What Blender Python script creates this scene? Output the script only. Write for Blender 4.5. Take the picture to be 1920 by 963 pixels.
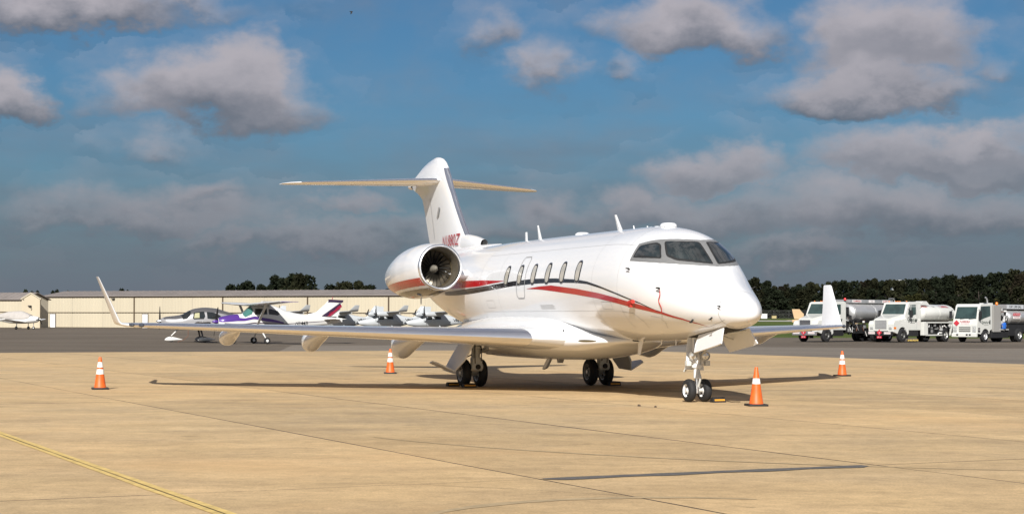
import bpy, bmesh, math, random
import numpy as np
from mathutils import Vector, Matrix
R = math.radians
random.seed(7); np.random.seed(7)
for o in list(bpy.data.objects): bpy.data.objects.remove(o)
scene = bpy.context.scene
COL = scene.collection

# ------------------------------------------------------------------ camera
cam_d = bpy.data.cameras.new('camera'); cam = bpy.data.objects.new('camera', cam_d); COL.objects.link(cam)
cam_d.sensor_width = 36.0; cam_d.lens = 3266.5/1920*36
cam_d.shift_y = (598.0-481.5)/1920
cam_d.clip_start = 0.5; cam_d.clip_end = 9000
cam.location = (0, 0, 1.57)
cam.rotation_euler = (Matrix.Rotation(R(90), 3, 'X') @ Matrix.Rotation(0.0033, 3, 'Z')).to_euler()
scene.camera = cam

# ------------------------------------------------------------------ light
SUN_DIR = Vector((-0.223, -1.57, 1.0)).normalized()          # towards the sun
EL = math.asin(SUN_DIR.z); AZ = math.atan2(SUN_DIR.x, SUN_DIR.y)
world = bpy.data.worlds.new('World'); scene.world = world; world.use_nodes = True
sun_d = bpy.data.lights.new('sun', 'SUN'); sun = bpy.data.objects.new('sun', sun_d); COL.objects.link(sun)
sun_d.energy = 4.6; sun_d.angle = R(0.5); sun_d.color = (1.0, 0.968, 0.92)
sun.rotation_euler = SUN_DIR.to_track_quat('Z', 'Y').to_euler(); sun.location = (-20, -60, 60)
vs = scene.view_settings
vs.view_transform = 'Standard'; vs.look = 'None'; vs.gamma = 1.0; vs.exposure = 0.45
vs.use_curve_mapping = False
scene.render.engine = 'CYCLES'

def build_sky():
    nt = world.node_tree; N = nt.nodes; L = nt.links; N.clear()
    def node(t, **k):
        n = N.new(t)
        for a, b in k.items(): setattr(n, a, b)
        return n
    def setin(s, v):
        if hasattr(v, 'is_output') or hasattr(v, 'links'): L.new(v, s)
        else: s.default_value = v
    def M(op, a, b=None, c=None, clamp=False):
        n = node('ShaderNodeMath', operation=op); n.use_clamp = clamp
        setin(n.inputs[0], a)
        if b is not None: setin(n.inputs[1], b)
        if c is not None: setin(n.inputs[2], c)
        return n.outputs[0]
    def ramp(x, a, b, smooth=True):
        n = node('ShaderNodeMapRange'); n.interpolation_type = 'SMOOTHSTEP' if smooth else 'LINEAR'
        setin(n.inputs[0], x); n.inputs[1].default_value = a; n.inputs[2].default_value = b
        return n.outputs[0]
    def mix(f, a, b):
        n = node('ShaderNodeMix', data_type='RGBA'); setin(n.inputs[0], f); setin(n.inputs[6], a); setin(n.inputs[7], b)
        return n.outputs[2]
    def comb(x, y, z):
        n = node('ShaderNodeCombineXYZ'); setin(n.inputs[0], x); setin(n.inputs[1], y); setin(n.inputs[2], z); return n.outputs[0]
    def noise(vec, scale, detail=5, rough=.55, dist=0.0):
        n = node('ShaderNodeTexNoise'); setin(n.inputs['Vector'], vec)
        n.inputs['Scale'].default_value = scale; n.inputs['Detail'].default_value = detail
        n.inputs['Roughness'].default_value = rough; n.inputs['Distortion'].default_value = dist
        return n.outputs['Fac']
    sky = node('ShaderNodeTexSky', sky_type='NISHITA'); sky.sun_disc = False
    sky.sun_elevation = EL; sky.sun_rotation = AZ
    sky.air_density = 1.0; sky.dust_density = 1.0; sky.ozone_density = 3.0; sky.altitude = 100
    tint = node('ShaderNodeMix', data_type='RGBA', blend_type='MULTIPLY'); tint.inputs[0].default_value = 1
    L.new(sky.outputs[0], tint.inputs[6]); tint.inputs[7].default_value = (0.240, 0.400, 0.505, 1)
    sky_c = tint.outputs[2]
    tc = node('ShaderNodeTexCoord'); sp = node('ShaderNodeSeparateXYZ'); L.new(tc.outputs['Generated'], sp.inputs[0])
    az = M('ARCTAN2', sp.outputs[0], sp.outputs[1]); el = M('ARCSINE', sp.outputs[2])
    # cumulus: (azimuth, elevation of the flat base, half width, height, density) in degrees
    px = lambda u: math.degrees(math.atan((u-960)/3266.5)); py = lambda v: math.degrees(math.atan((598-v)/3266.5))
    clouds = [(400, 205, 235, 120, 1.0), (455, 180, 120, 130, 1.0), (30, 205, 100, 85, .95), (120, 40, 260, 75, .75),
              (330, 20, 150, 50, .35), (1280, 62, 200, 95, .85), (1660, 108, 190, 150, 1.0), (1620, 190, 215, 85, 1.0), (1015, 160, 62, 80, .42),
              (925, 95, 60, 75, .34), (1170, 135, 50, 50, .30), (1335, 330, 150, 75, .85), (1760, 320, 290, 90, .95), (1800, 285, 140, 60, .9),
              (1160, 415, 95, 85, .8), (1650, 420, 420, 100, .75), (1300, 420, 330, 80, .6), (660, 400, 70, 55, .6),
              (300, 420, 330, 75, .62), (390, 370, 120, 45, .5), (160, 425, 130, 40, .5), (280, 290, 65, 45, .26),
              (1860, 150, 60, 50, .25), (600, 465, 330, 60, .55), (430, 462, 90, 42, .55), (900, 450, 300, 70, .45), (590, 470, 60, 36, .6), (1500, 480, 160, 50, .55), (1040, 410, 120, 60, .5), (1880, 420, 160, 60, .6)]
    def V(op, a, b=None, c=None):
        n = node('ShaderNodeVectorMath', operation=op); setin(n.inputs[0], a)
        if b is not None: setin(n.inputs[1], b)
        if c is not None: setin(n.inputs[2], c)
        return n.outputs['Value'] if op == 'LENGTH' else n.outputs[0]
    v2 = comb(az, M('MULTIPLY', el, 1.5), 0.0)
    nz = node('ShaderNodeTexNoise'); L.new(v2, nz.inputs['Vector']); nz.inputs['Scale'].default_value = 17; nz.inputs['Detail'].default_value = 5; nz.inputs['Roughness'].default_value = .5
    warp = V('MULTIPLY', V('SUBTRACT', nz.outputs['Color'], (.5, .5, .5)), (R(4.2), R(2.9), 0))
    n1 = M('SUBTRACT', noise(comb(az, M('MULTIPLY', el, 1.5), 5.0), 24, 5, .5), .5)
    nz2 = node('ShaderNodeTexNoise'); L.new(v2, nz2.inputs['Vector']); nz2.inputs['Scale'].default_value = 60; nz2.inputs['Detail'].default_value = 4; nz2.inputs['Roughness'].default_value = .6
    warp = V('ADD', warp, V('MULTIPLY', V('SUBTRACT', nz2.outputs['Color'], (.5, .5, .5)), (R(1.7), R(1.1), 0)))
    vw = V('ADD', comb(az, el, 0.0), warp)
    far = noise(comb(az, M('MULTIPLY', el, 2.2), 3.7), 4.2, 3, .5); far2 = noise(comb(az, M('MULTIPLY', M('ADD', el, R(2)), 2.2), 3.7), 4.2, 3, .5)
    o2 = M('MAXIMUM', ramp(M('ABSOLUTE', az), R(17), R(24)), ramp(el, R(11.5), R(15)))
    d = None; sw = None; sh = None
    for (u, vb, hw, hh, k) in clouds:
        a0, e0, w, h = R(px(u)), R(py(vb)), R(hw/54.0), R(hh/54.0)
        q0 = V('MULTIPLY_ADD', vw, (1/w, 1/h, 0), (-a0/w, -e0/h, 0))
        q = V('MAXIMUM', q0, V('MULTIPLY', q0, (1, -2.6, 1)))
        b = M('MULTIPLY_ADD', V('LENGTH', q), -k, k)
        sp_ = node('ShaderNodeSeparateXYZ'); L.new(q0, sp_.inputs[0])
        wt = M('MAXIMUM', M('ADD', b, .25), 0.0); wt = M('MULTIPLY', wt, wt)
        d = b if d is None else M('MAXIMUM', d, b)
        sw = M('ADD', wt, .0005) if sw is None else M('ADD', sw, wt)
        sh = M('MULTIPLY', wt, sp_.outputs[1]) if sh is None else M('MULTIPLY_ADD', wt, sp_.outputs[1], sh)
    # the same kind of broken cumulus all round the sky, outside the mapped part
    s0 = M('MAXIMUM', d, M('MULTIPLY', M('MULTIPLY', M('SUBTRACT', far, .45), 4.0), o2))
    hgt = M('DIVIDE', sh, sw)
    hgt = M('ADD', M('MULTIPLY', hgt, M('SUBTRACT', 1.0, o2)), M('MULTIPLY', M('MULTIPLY_ADD', M('SUBTRACT', far, far2), 6.0, .4), o2))
    d0 = M('MULTIPLY_ADD', n1, .55, s0)
    low = ramp(el, R(0.5), R(7.5))
    mask = M('MULTIPLY', ramp(d0, -0.12, 0.50), M('MULTIPLY_ADD', low, .34, .62))
    lit = M('MULTIPLY', ramp(hgt, -0.38, 0.50), M('MULTIPLY_ADD', low, .62, .38))
    fine = noise(comb(az, M('MULTIPLY', el, 1.7), 8.1), 26, 5, .55)
    lit3 = M('MULTIPLY_ADD', M('SUBTRACT', fine, .5), .55, lit, clamp=True)
    shade_c = (0.096, 0.106, 0.130, 1); top_c = (0.345, 0.318, 0.338, 1)
    cl_c = mix(lit3, shade_c, top_c)
    # grey veil of distant cloud low over the horizon
    vn = noise(comb(M('MULTIPLY', az, 1.0), M('MULTIPLY', el, 5.0), 1.3), 9, 5, .55)
    veil = ramp(M('MULTIPLY_ADD', M('SUBTRACT', vn, .5), R(5.0), el), R(8.5), R(0.0))
    veil = M('MULTIPLY', veil, 0.93)
    col = mix(veil, sky_c_scaled(node, L, sky_c), (0.108, 0.125, 0.156, 1))
    col = mix(M('MULTIPLY', mask, .94), col, cl_c)
    bg = node('ShaderNodeBackground'); bg.inputs[1].default_value = 1.0
    L.new(col, bg.inputs[0])
    o = node('ShaderNodeOutputWorld'); L.new(bg.outputs[0], o.inputs[0])
SKY_STRENGTH = 0.085
def sky_c_scaled(node, L, c):
    n = node('ShaderNodeVectorMath', operation='SCALE'); L.new(c, n.inputs[0]); n.inputs[3].default_value = SKY_STRENGTH
    return n.outputs[0]
build_sky()
world.cycles.sampling_method = 'NONE'

# ------------------------------------------------------------------ helpers
def tag(o, label=None, cat=None, group=None, kind=None):
    if label: o['label'] = label
    if cat: o['category'] = cat
    if group: o['group'] = group
    if kind: o['kind'] = kind
    return o
def empty(name, loc=(0, 0, 0), rz=0.0, label=None, cat=None, group=None):
    o = bpy.data.objects.new(name, None); COL.objects.link(o); o.empty_display_size = .3
    o.location = loc; o.rotation_euler = (0, 0, rz)
    return tag(o, label, cat, group)
def children(o): return [c for c in bpy.data.objects if c.parent == o]
def copy_tree(o, parent=None):
    c = o.copy(); COL.objects.link(c); c.parent = parent
    for ch in children(o): copy_tree(ch, c)
    return c
_M = {}
def mat(name, col, rough=.5, metal=0.0, coat=0.0, var=0.0, scale=3.0, bump=0.0, bscale=30.0, spec=.5, emit=None, rnd=0.0, stretch=None, trans=0.0):
    if name in _M: return _M[name]
    m = bpy.data.materials.new(name); m.use_nodes = True; nt = m.node_tree; b = nt.nodes['Principled BSDF']
    b.inputs['Roughness'].default_value = rough; b.inputs['Metallic'].default_value = metal
    b.inputs['Coat Weight'].default_value = coat; b.inputs['Coat Roughness'].default_value = .06
    b.inputs['Specular IOR Level'].default_value = spec; b.inputs['Base Color'].default_value = (*col, 1)
    b.inputs['Transmission Weight'].default_value = trans
    if emit: b.inputs['Emission Color'].default_value = (*emit[:3], 1); b.inputs['Emission Strength'].default_value = emit[3]
    tc = nt.nodes.new('ShaderNodeTexCoord'); src = tc.outputs['Object']
    if stretch:
        mp = nt.nodes.new('ShaderNodeMapping'); nt.links.new(src, mp.inputs[0]); mp.inputs['Scale'].default_value = stretch; src = mp.outputs[0]
    last = None
    if var:
        n = nt.nodes.new('ShaderNodeTexNoise'); n.inputs['Scale'].default_value = scale; n.inputs['Detail'].default_value = 8; n.inputs['Roughness'].default_value = .62
        nt.links.new(src, n.inputs['Vector'])
        mr = nt.nodes.new('ShaderNodeMapRange'); nt.links.new(n.outputs['Fac'], mr.inputs[0])
        mr.inputs[1].default_value = .3; mr.inputs[2].default_value = .7; mr.inputs[3].default_value = 1-var; mr.inputs[4].default_value = 1+var
        last = mr.outputs[0]
    if rnd:
        oi = nt.nodes.new('ShaderNodeObjectInfo'); mr = nt.nodes.new('ShaderNodeMapRange'); nt.links.new(oi.outputs['Random'], mr.inputs[0])
        mr.inputs[3].default_value = 1-rnd; mr.inputs[4].default_value = 1+rnd
        if last is None: last = mr.outputs[0]
        else:
            q = nt.nodes.new('ShaderNodeMath'); q.operation = 'MULTIPLY'; nt.links.new(last, q.inputs[0]); nt.links.new(mr.outputs[0], q.inputs[1]); last = q.outputs[0]
    if last is not None:
        s = nt.nodes.new('ShaderNodeVectorMath'); s.operation = 'SCALE'; s.inputs[0].default_value = col; nt.links.new(last, s.inputs[3])
        nt.links.new(s.outputs[0], b.inputs['Base Color'])
    if bump:
        n = nt.nodes.new('ShaderNodeTexNoise'); n.inputs['Scale'].default_value = bscale; n.inputs['Detail'].default_value = 6
        nt.links.new(src, n.inputs['Vector'])
        bp = nt.nodes.new('ShaderNodeBump'); bp.inputs['Strength'].default_value = bump; bp.inputs['Distance'].default_value = .02
        nt.links.new(n.outputs['Fac'], bp.inputs['Height']); nt.links.new(bp.outputs[0], b.inputs['Normal'])
    _M[name] = m; return m

class MB:
    """collects shapes, builds ONE mesh object"""
    def __init__(s): s.bm = bmesh.new()
    def raw(s, verts, faces):
        vs_ = [s.bm.verts.new(v) for v in verts]
        for f in faces:
            try: s.bm.faces.new([vs_[i] for i in f])
            except ValueError: pass
        return s
    def box(s, c, size, bev=0.0, rot=None, seg=2):
        b = bmesh.new(); bmesh.ops.create_cube(b, size=1.0)
        bmesh.ops.scale(b, vec=size, verts=b.verts)
        if bev: bmesh.ops.bevel(b, geom=b.edges[:], offset=bev, segments=seg, affect='EDGES', profile=.7)
        if rot is not None: bmesh.ops.rotate(b, cent=(0, 0, 0), matrix=rot, verts=b.verts)
        bmesh.ops.translate(b, vec=c, verts=b.verts); s._merge(b); return s
    def _merge(s, b):
        me = bpy.data.meshes.new('tmp'); b.to_mesh(me); b.free(); s.bm.from_mesh(me); bpy.data.meshes.remove(me)
    def cyl(s, p0, p1, r0, r1=None, n=12, cap=True):
        r1 = r0 if r1 is None else r1
        p0, p1 = Vector(p0), Vector(p1); d = p1-p0
        q = d.to_track_quat('Z', 'Y').to_matrix()
        vs_ = []
        for p, r in ((p0, r0), (p1, r1)):
            for i in range(n):
                a = 2*math.pi*i/n; vs_.append(p + q @ Vector((r*math.cos(a), r*math.sin(a), 0)))
        f = [(i, (i+1) % n, n+(i+1) % n, n+i) for i in range(n)]
        if cap: f += [tuple(range(n-1, -1, -1)), tuple(range(n, 2*n))]
        return s.raw(vs_, f)
    def tube(s, pts, r, n=8):
        for a, b in zip(pts[:-1], pts[1:]): s.cyl(a, b, r, r, n)
        return s
    def lathe(s, prof, origin=(0, 0, 0), axis=(0, 0, 1), n=24, closed=False):
        """prof: (along, radius)"""
        q = Vector(axis).to_track_quat('Z', 'Y').to_matrix(); o = Vector(origin); vs_ = []; f = []; k = len(prof)
        for (h, r) in prof:
            for i in range(n):
                a = 2*math.pi*i/n; vs_.append(o + q @ Vector((max(r, 1e-4)*math.cos(a), max(r, 1e-4)*math.sin(a), h)))
        for j in range(k-1 if not closed else k):
            j2 = (j+1) % k
            for i in range(n): f.append((j*n+i, j*n+(i+1) % n, j2*n+(i+1) % n, j2*n+i))
        return s.raw(vs_, f)
    def prism(s, poly, fn, t0, t1):
        """poly 2d list, fn(u,v,t)->xyz"""
        n = len(poly); vs_ = [fn(u, v, t0) for u, v in poly]+[fn(u, v, t1) for u, v in poly]
        f = [tuple(range(n)), tuple(range(2*n-1, n-1, -1))]+[(i, n+i, n+(i+1) % n, (i+1) % n) for i in range(n)]
        return s.raw(vs_, f)
    def build(s, name, m, parent=None, smooth=30, recalc=True, merge=0.0, bev=0.0):
        if merge: bmesh.ops.remove_doubles(s.bm, verts=s.bm.verts, dist=merge)
        if bev: bmesh.ops.bevel(s.bm, geom=s.bm.edges[:], offset=bev, segments=2, affect='EDGES', profile=.7)
        if recalc: bmesh.ops.recalc_face_normals(s.bm, faces=s.bm.faces)
        me = bpy.data.meshes.new(name); s.bm.to_mesh(me); s.bm.free()
        me.materials.append(m)
        if smooth:
            me.shade_smooth()
            if smooth < 180: me.set_sharp_from_angle(angle=R(smooth))
        o = bpy.data.objects.new(name, me); COL.objects.link(o); o.parent = parent
        return o

def pchip(xs, ys, x):
    h = np.diff(xs); d = np.diff(ys)/h; n = len(xs); m = np.zeros(n)
    for i in range(1, n-1):
        if d[i-1]*d[i] > 0:
            w1 = 2*h[i]+h[i-1]; w2 = h[i]+2*h[i-1]; m[i] = (w1+w2)/(w1/d[i-1]+w2/d[i])
    m[0] = d[0]; m[-1] = d[-1]
    i = min(max(int(np.searchsorted(xs, x))-1, 0), n-2); t = (x-xs[i])/h[i]
    return float((2*t**3-3*t**2+1)*ys[i]+(t**3-2*t**2+t)*h[i]*m[i]+(-2*t**3+3*t**2)*ys[i+1]+(t**3-t**2)*h[i]*m[i+1])
class Loft:
    """body of revolution-like loft along -x from xtip; th: 0 top, +90 deg starboard (-y)"""
    def __init__(s, xtip, st, n=2.0, sq=True):
        s.xtip = xtip; s.st = np.array(st, float); s.n = n; s.sq = sq; s.cache = {}
        s.len = s.st[-1, 0]
    def sec(s, x):
        k = round(x, 4)
        if k not in s.cache:
            q = min(max(s.xtip-x, 0), s.len); xs = s.st[:, 0]
            if s.sq: q = math.sqrt(q); xs = np.sqrt(xs)
            s.cache[k] = [pchip(xs, s.st[:, j], q) for j in (1, 2, 3, 4)]
        return s.cache[k]
    def pt(s, x, th, off=0.0):
        if off:
            e = .01; x0 = min(x, s.xtip-.012)
            p = s.pt(x0, th); a = s.pt(x0-e, th)-s.pt(x0+e, th); b = s.pt(x0, th+e)-s.pt(x0, th-e)
            nrm = a.cross(b).normalized(); zt, zb, zc, w = s.sec(x0)
            if nrm.dot(p-Vector((x0, 0, zc))) < 0: nrm = -nrm
            return p+nrm*off
        zt, zb, zc, w = s.sec(x); c = math.cos(th); sn = math.sin(th); e = 2.0/s.n
        cc = math.copysign(abs(c)**e, c); ss = math.copysign(abs(sn)**e, sn)
        return Vector((x, -w*ss, zc+((zt-zc) if c > 0 else (zc-zb))*cc))
    def build(s, name, m, parent, rings=60, seg=48, x0=None, x1=None, smooth=40):
        L0, L1 = 0.0, s.len
        qs = np.linspace(0, 1, rings)
        ss = [(math.sqrt(L0)+(math.sqrt(L1)-math.sqrt(L0))*q)**2 if s.sq else L0+(L1-L0)*q for q in qs]
        mb = MB(); v = []; f = []
        for d in ss:
            for j in range(seg): v.append(s.pt(s.xtip-d, 2*math.pi*j/seg))
        for i in range(rings-1):
            for j in range(seg): f.append((i*seg+j, i*seg+(j+1) % seg, (i+1)*seg+(j+1) % seg, (i+1)*seg+j))
        f.append(tuple((rings-1)*seg+j for j in range(seg)))
        mb.raw(v, f); return mb.build(name, m, parent, smooth, merge=1e-4)

def decal(name, poly, fn, m, parent, du=.12, dv=.09, smooth=180):
    """flat paint / pane: a 2d polygon (u, v) diced and laid on a surface by fn(u, v) -> xyz"""
    bm = bmesh.new(); vs_ = [bm.verts.new((u, v, 0)) for u, v in poly]; bm.faces.new(vs_)
    us = [p[0] for p in poly]; vv = [p[1] for p in poly]
    for lo, hi, d, no, ax in ((min(us), max(us), du, (1, 0, 0), 0), (min(vv), max(vv), dv, (0, 1, 0), 1)):
        k = int((hi-lo)/d)
        for i in range(1, k+1):
            co = [0, 0, 0]; co[ax] = lo+(hi-lo)*i/(k+1)
            bmesh.ops.bisect_plane(bm, geom=bm.verts[:]+bm.edges[:]+bm.faces[:], plane_co=co, plane_no=no, dist=1e-6)
    bmesh.ops.triangulate(bm, faces=bm.faces[:])
    for v in bm.verts: v.co = fn(v.co.x, v.co.y)
    me = bpy.data.meshes.new(name); bm.to_mesh(me); bm.free(); me.materials.append(m)
    if smooth: me.shade_smooth()
    o = bpy.data.objects.new(name, me); COL.objects.link(o); o.parent = parent; return o
def inset(poly, d, sx=1.0, sy=1.0):
    """grow (d>0) or shrink polygon about its centre, scaled distances"""
    cx = sum(p[0] for p in poly)/len(poly); cy = sum(p[1] for p in poly)/len(poly); out = []
    for x, y in poly:
        l = math.hypot((x-cx)*sx, (y-cy)*sy) or 1; k = (l+d)/l; out.append((cx+(x-cx)*k, cy+(y-cy)*k))
    return out
def ellipse(cx, cy, a, b, n=20, p=2.0):
    o = []
    for i in range(n):
        t = 2*math.pi*i/n; c, s = math.cos(t), math.sin(t)
        o.append((cx+a*math.copysign(abs(c)**(2/p), c), cy+b*math.copysign(abs(s)**(2/p), s)))
    return o
def text_obj(name, s, m, parent, fn, size=1.0, shear=0.0, bold=0.0, align='CENTER', xs=1.0):
    cu = bpy.data.curves.new('t', 'FONT'); cu.body = s; cu.size = size; cu.shear = shear; cu.offset = bold; cu.align_x = align; cu.align_y = 'CENTER'
    cu.resolution_u = 3
    t = bpy.data.objects.new('t', cu); COL.objects.link(t)
    dg = bpy.context.evaluated_depsgraph_get(); me = bpy.data.meshes.new_from_object(t.evaluated_get(dg))
    bpy.data.objects.remove(t); bpy.data.curves.remove(cu)
    for v in me.vertices: v.co = fn(v.co.x*xs, v.co.y)
    me.materials.clear(); me.materials.append(m); me.name = name
    o = bpy.data.objects.new(name, me); COL.objects.link(o); o.parent = parent; return o

def foil(tc, fr, n=9):
    xs = [0.5*(1-math.cos(math.pi*i/(2*n)))*2 for i in range(n+1)]
    xs = [1-math.cos(math.pi/2*i/n) for i in range(n+1)]
    xs = sorted(set([round(x, 5) for x in xs]+[fr]))
    yt = lambda x: 5*tc*(.2969*math.sqrt(x)-.126*x-.3516*x*x+.2843*x**3-.1036*x**4)
    up = [(x, yt(x)) for x in reversed(xs)]; lo = [(x, -yt(x)*.85) for x in xs[1:]]
    return up+lo, xs
def wing(name, secs, parent, skin, le=None, le_frac=.08, sgn=1, le_name='leading_edge', le_range=None):
    """secs: (x_le, |y|, z, chord, tc, tilt_deg) tilt 0 = flat wing, 90 = vertical winglet"""
    pts0, xs = foil(.1, le_frac); rows = []
    for (x, y, z, c, tc, tilt) in secs:
        pts, _ = foil(tc, le_frac); a = R(tilt); row = []
        for (u, w) in pts:
            row.append((x-u*c, sgn*(y-w*c*math.sin(a)), z+w*c*math.cos(a)))
        rows.append(row)
    n = len(rows[0]); k = len(xs)-1
    i0 = k-xs.index(le_frac); i1 = k+xs.index(le_frac)
    def mesh(nm, idx, m, rws, caps, par):
        mb = MB(); v = [r[i] for r in rws for i in idx]; q = len(idx); f = []
        for a in range(len(rws)-1):
            for b in range(q-1): f.append((a*q+b, a*q+b+1, (a+1)*q+b+1, (a+1)*q+b))
        if caps:
            f.append(tuple(range(q))); f.append(tuple((len(rws)-1)*q+i for i in range(q)))
        mb.raw(v, f); return mb.build(nm, m, par, 50, merge=1e-5)
    if le is None:
        return mesh(name, list(range(n)), skin, rows, True, parent)
    a0, a1 = le_range or (0, len(rows)-1)
    w = None
    mb = MB(); v = []; f = []
    # skin: everything but the leading edge inside le_range
    for r in rows: v += r
    for a in range(len(rows)-1):
        for b in range(n-1):
            if a0 <= a < a1 and i0 <= b < i1: continue
            f.append((a*n+b, a*n+b+1, (a+1)*n+b+1, (a+1)*n+b))
    f.append(tuple(range(n))); f.append(tuple((len(rows)-1)*n+i for i in range(n)))
    mb.raw(v, f); w = mb.build(name, skin, parent, 50, merge=1e-5)
    mesh(le_name, list(range(i0, i1+1)), le, rows[a0:a1+1], False, w)
    return w

# ------------------------------------------------------------------ materials
WHITE = mat('aircraft_white_paint', (.775, .78, .785), .22, 0, .6, var=.015, scale=.8)
GREYP = mat('grey_paint', (.42, .42, .41), .4)
CHROME = mat('polished_metal', (.94, .945, .95), .33, 1.0, var=.03, scale=2.0)
STEEL = mat('gear_steel', (.55, .55, .54), .35, .7, var=.12, scale=9)
GEARW = mat('gear_white_paint', (.62, .62, .58), .4, var=.12, scale=8)
DARK = mat('dark_void', (.012, .012, .012), .7)
TYRE = mat('tyre_rubber', (.016, .016, .017), .75, var=.25, scale=12, bump=.1)
RED = mat('red_paint', (.42, .008, .014), .25, 0, .5)
BLACKP = mat('black_paint', (.012, .011, .014), .25, 0, .5)
GASKET = mat('black_gasket', (.02, .02, .02), .6)
FRAMEG = mat('windshield_frame_grey', (.25, .25, .245), .38, .25, var=.06, scale=20)
GLASS = mat('dark_cockpit_glass', (.028, .034, .034), .05, 0, .5, var=.85, scale=1.3, spec=.7)  # blotchy base tone stands in for reflections across the panes
CABWIN = mat('cabin_window_shade', (.50, .47, .40), .12, 0, .8, var=.15, scale=2)
DUCT = mat('inlet_duct_tan', (.20, .17, .125), .4, .5, var=.1, scale=6)
BLADE = mat('fan_blade_metal', (.075, .066, .052), .36, .8)
SPIN = mat('spinner_grey', (.26, .24, .20), .35, .3)
SEAM = mat('panel_seam_grey', (.30, .30, .30), .6)
TEXTR = mat('red_lettering', (.34, .01, .018), .4)
BLACKT = mat('black_lettering', (.015, .015, .015), .5)
BROWNG = mat('landing_light_glass', (.10, .075, .035), .08, 0, .6)

# ------------------------------------------------------------------ ground
GA = Vector((.435, -.9004, 0)); GB = Vector((.9004, .435, 0)); GO = Vector((.27, 17.16, 0))
def gp(b, a, z=0.0): return GO+GB*b+GA*a+Vector((0, 0, z))

def ground_material(name, c1, c2, c3, scale, bump, streak=None, rnd=0.0, speck=0.25, rough=.85):
    m = bpy.data.materials.new(name); m.use_nodes = True; nt = m.node_tree; N = nt.nodes; L = nt.links; b = N['Principled BSDF']
    b.inputs['Roughness'].default_value = rough; b.inputs['Specular IOR Level'].default_value = .25
    g = N.new('ShaderNodeNewGeometry')
    def noise(sc, det, ro=.6, st=None, off=0.0):
        mp = N.new('ShaderNodeMapping'); L.new(g.outputs['Position'], mp.inputs[0])
        mp.inputs['Scale'].default_value = st or (1, 1, 1); mp.inputs['Location'].default_value = (off, off*.7, 0)
        if st: mp.inputs['Rotation'].default_value = (0, 0, R(-2))
        n = N.new('ShaderNodeTexNoise'); n.inputs['Scale'].default_value = sc; n.inputs['Detail'].default_value = det; n.inputs['Roughness'].default_value = ro
        L.new(mp.outputs[0], n.inputs['Vector']); return n.outputs['Fac']
    def rmp(f, a, bb, lo=0.0, hi=1.0):
        r = N.new('ShaderNodeMapRange'); L.new(f, r.inputs[0]); r.inputs[1].default_value = a; r.inputs[2].default_value = bb; r.inputs[3].default_value = lo; r.inputs[4].default_value = hi; return r.outputs[0]
    def mx(f, a, bb, bt='MIX'):
        n = N.new('ShaderNodeMix'); n.data_type = 'RGBA'; n.blend_type = bt
        for s, v in ((n.inputs[0], f), (n.inputs[6], a), (n.inputs[7], bb)):
            if hasattr(v, 'links'): L.new(v, s)
            else: s.default_value = v if isinstance(v, float) else (*v, 1)
        return n.outputs[2]
    def vec(f):
        n = N.new('ShaderNodeCombineXYZ'); [L.new(f, n.inputs[i]) for i in range(3)]; return n.outputs[0]
    c = mx(rmp(noise(scale, 8), .32, .68), c1, c2)
    c = mx(rmp(noise(scale*.22, 5, .55, None, 31), .42, .72, 0, .75), c, c3)
    if streak: c = mx(1.0, c, vec(rmp(noise(streak[0], 6, .65, streak[1], 7), .3, .72, 1-streak[2], 1+streak[2]*.6)), 'MULTIPLY')
    c = mx(1.0, c, vec(rmp(noise(38, 3, .7, None, 3), .25, .75, 1-speck, 1+speck*.8)), 'MULTIPLY')
    c = mx(1.0, c, vec(rmp(noise(6.5, 6, .7, None, 13), .28, .55, .80, 1.0)), 'MULTIPLY')
    c = mx(1.0, c, vec(rmp(noise(2.3, 7, .72, None, 51), .30, .62, 1-speck*.62, 1.03)), 'MULTIPLY')
    c = mx(rmp(noise(.21, 4, .6, None, 91), .56, .72, 0, .38), c, tuple(x*k for x, k in zip(c1, (.98, .86, .76))))
    # stray dark spots (oil, rubber)
    c = mx(rmp(noise(1.6, 2, .4, None, 77), .72, .80, 0, .45), c, tuple(x*.45 for x in c1))
    if rnd:
        oi = N.new('ShaderNodeObjectInfo'); c = mx(1.0, c, vec(rmp(oi.outputs['Random'], 0, 1, 1-rnd, 1+rnd)), 'MULTIPLY')
    L.new(c, b.inputs['Base Color'])
    bp = N.new('ShaderNodeBump'); bp.inputs['Strength'].default_value = bump; bp.inputs['Distance'].default_value = .01
    L.new(noise(60, 4, .7), bp.inputs['Height']); L.new(bp.outputs[0], b.inputs['Normal'])
    return m
CONC = ground_material('apron_concrete', (.63, .452, .240), (.51, .375, .218), (.66, .45, .225), .5, .35, (.9, (.45, 1.0, 1), .22), .075, .26)
ASPH = ground_material('worn_asphalt', (.15, .12, .088), (.205, .168, .125), (.115, .094, .07), .11, .4, (.55, (.07, .8, 1), .28), 0, .28)
ASPH2 = ground_material('bleached_asphalt', (.225, .19, .15), (.26, .225, .18), (.18, .155, .125), .15, .4, (.55, (.07, .8, 1), .28), 0, .25)
GRASSM = ground_material('mown_grass', (.085, .125, .014), (.065, .10, .012), (.13, .14, .022), .05, .6, (.3, (.05, .6, 1), .25), 0, .4, .95)
JOINT = mat('joint_sealant', (.03, .023, .018), .9, var=.3, scale=5)
PATCH = mat('bitumen_patch', (.125, .115, .102), .85, var=.3, scale=14, bump=.6, bscale=90)
YEL = mat('faded_yellow_paint', (.66, .47, .16), .75, var=.25, scale=7)
PALE = mat('pale_taxiway', (.42, .40, .36), .9, var=.1, scale=.05)

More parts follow.
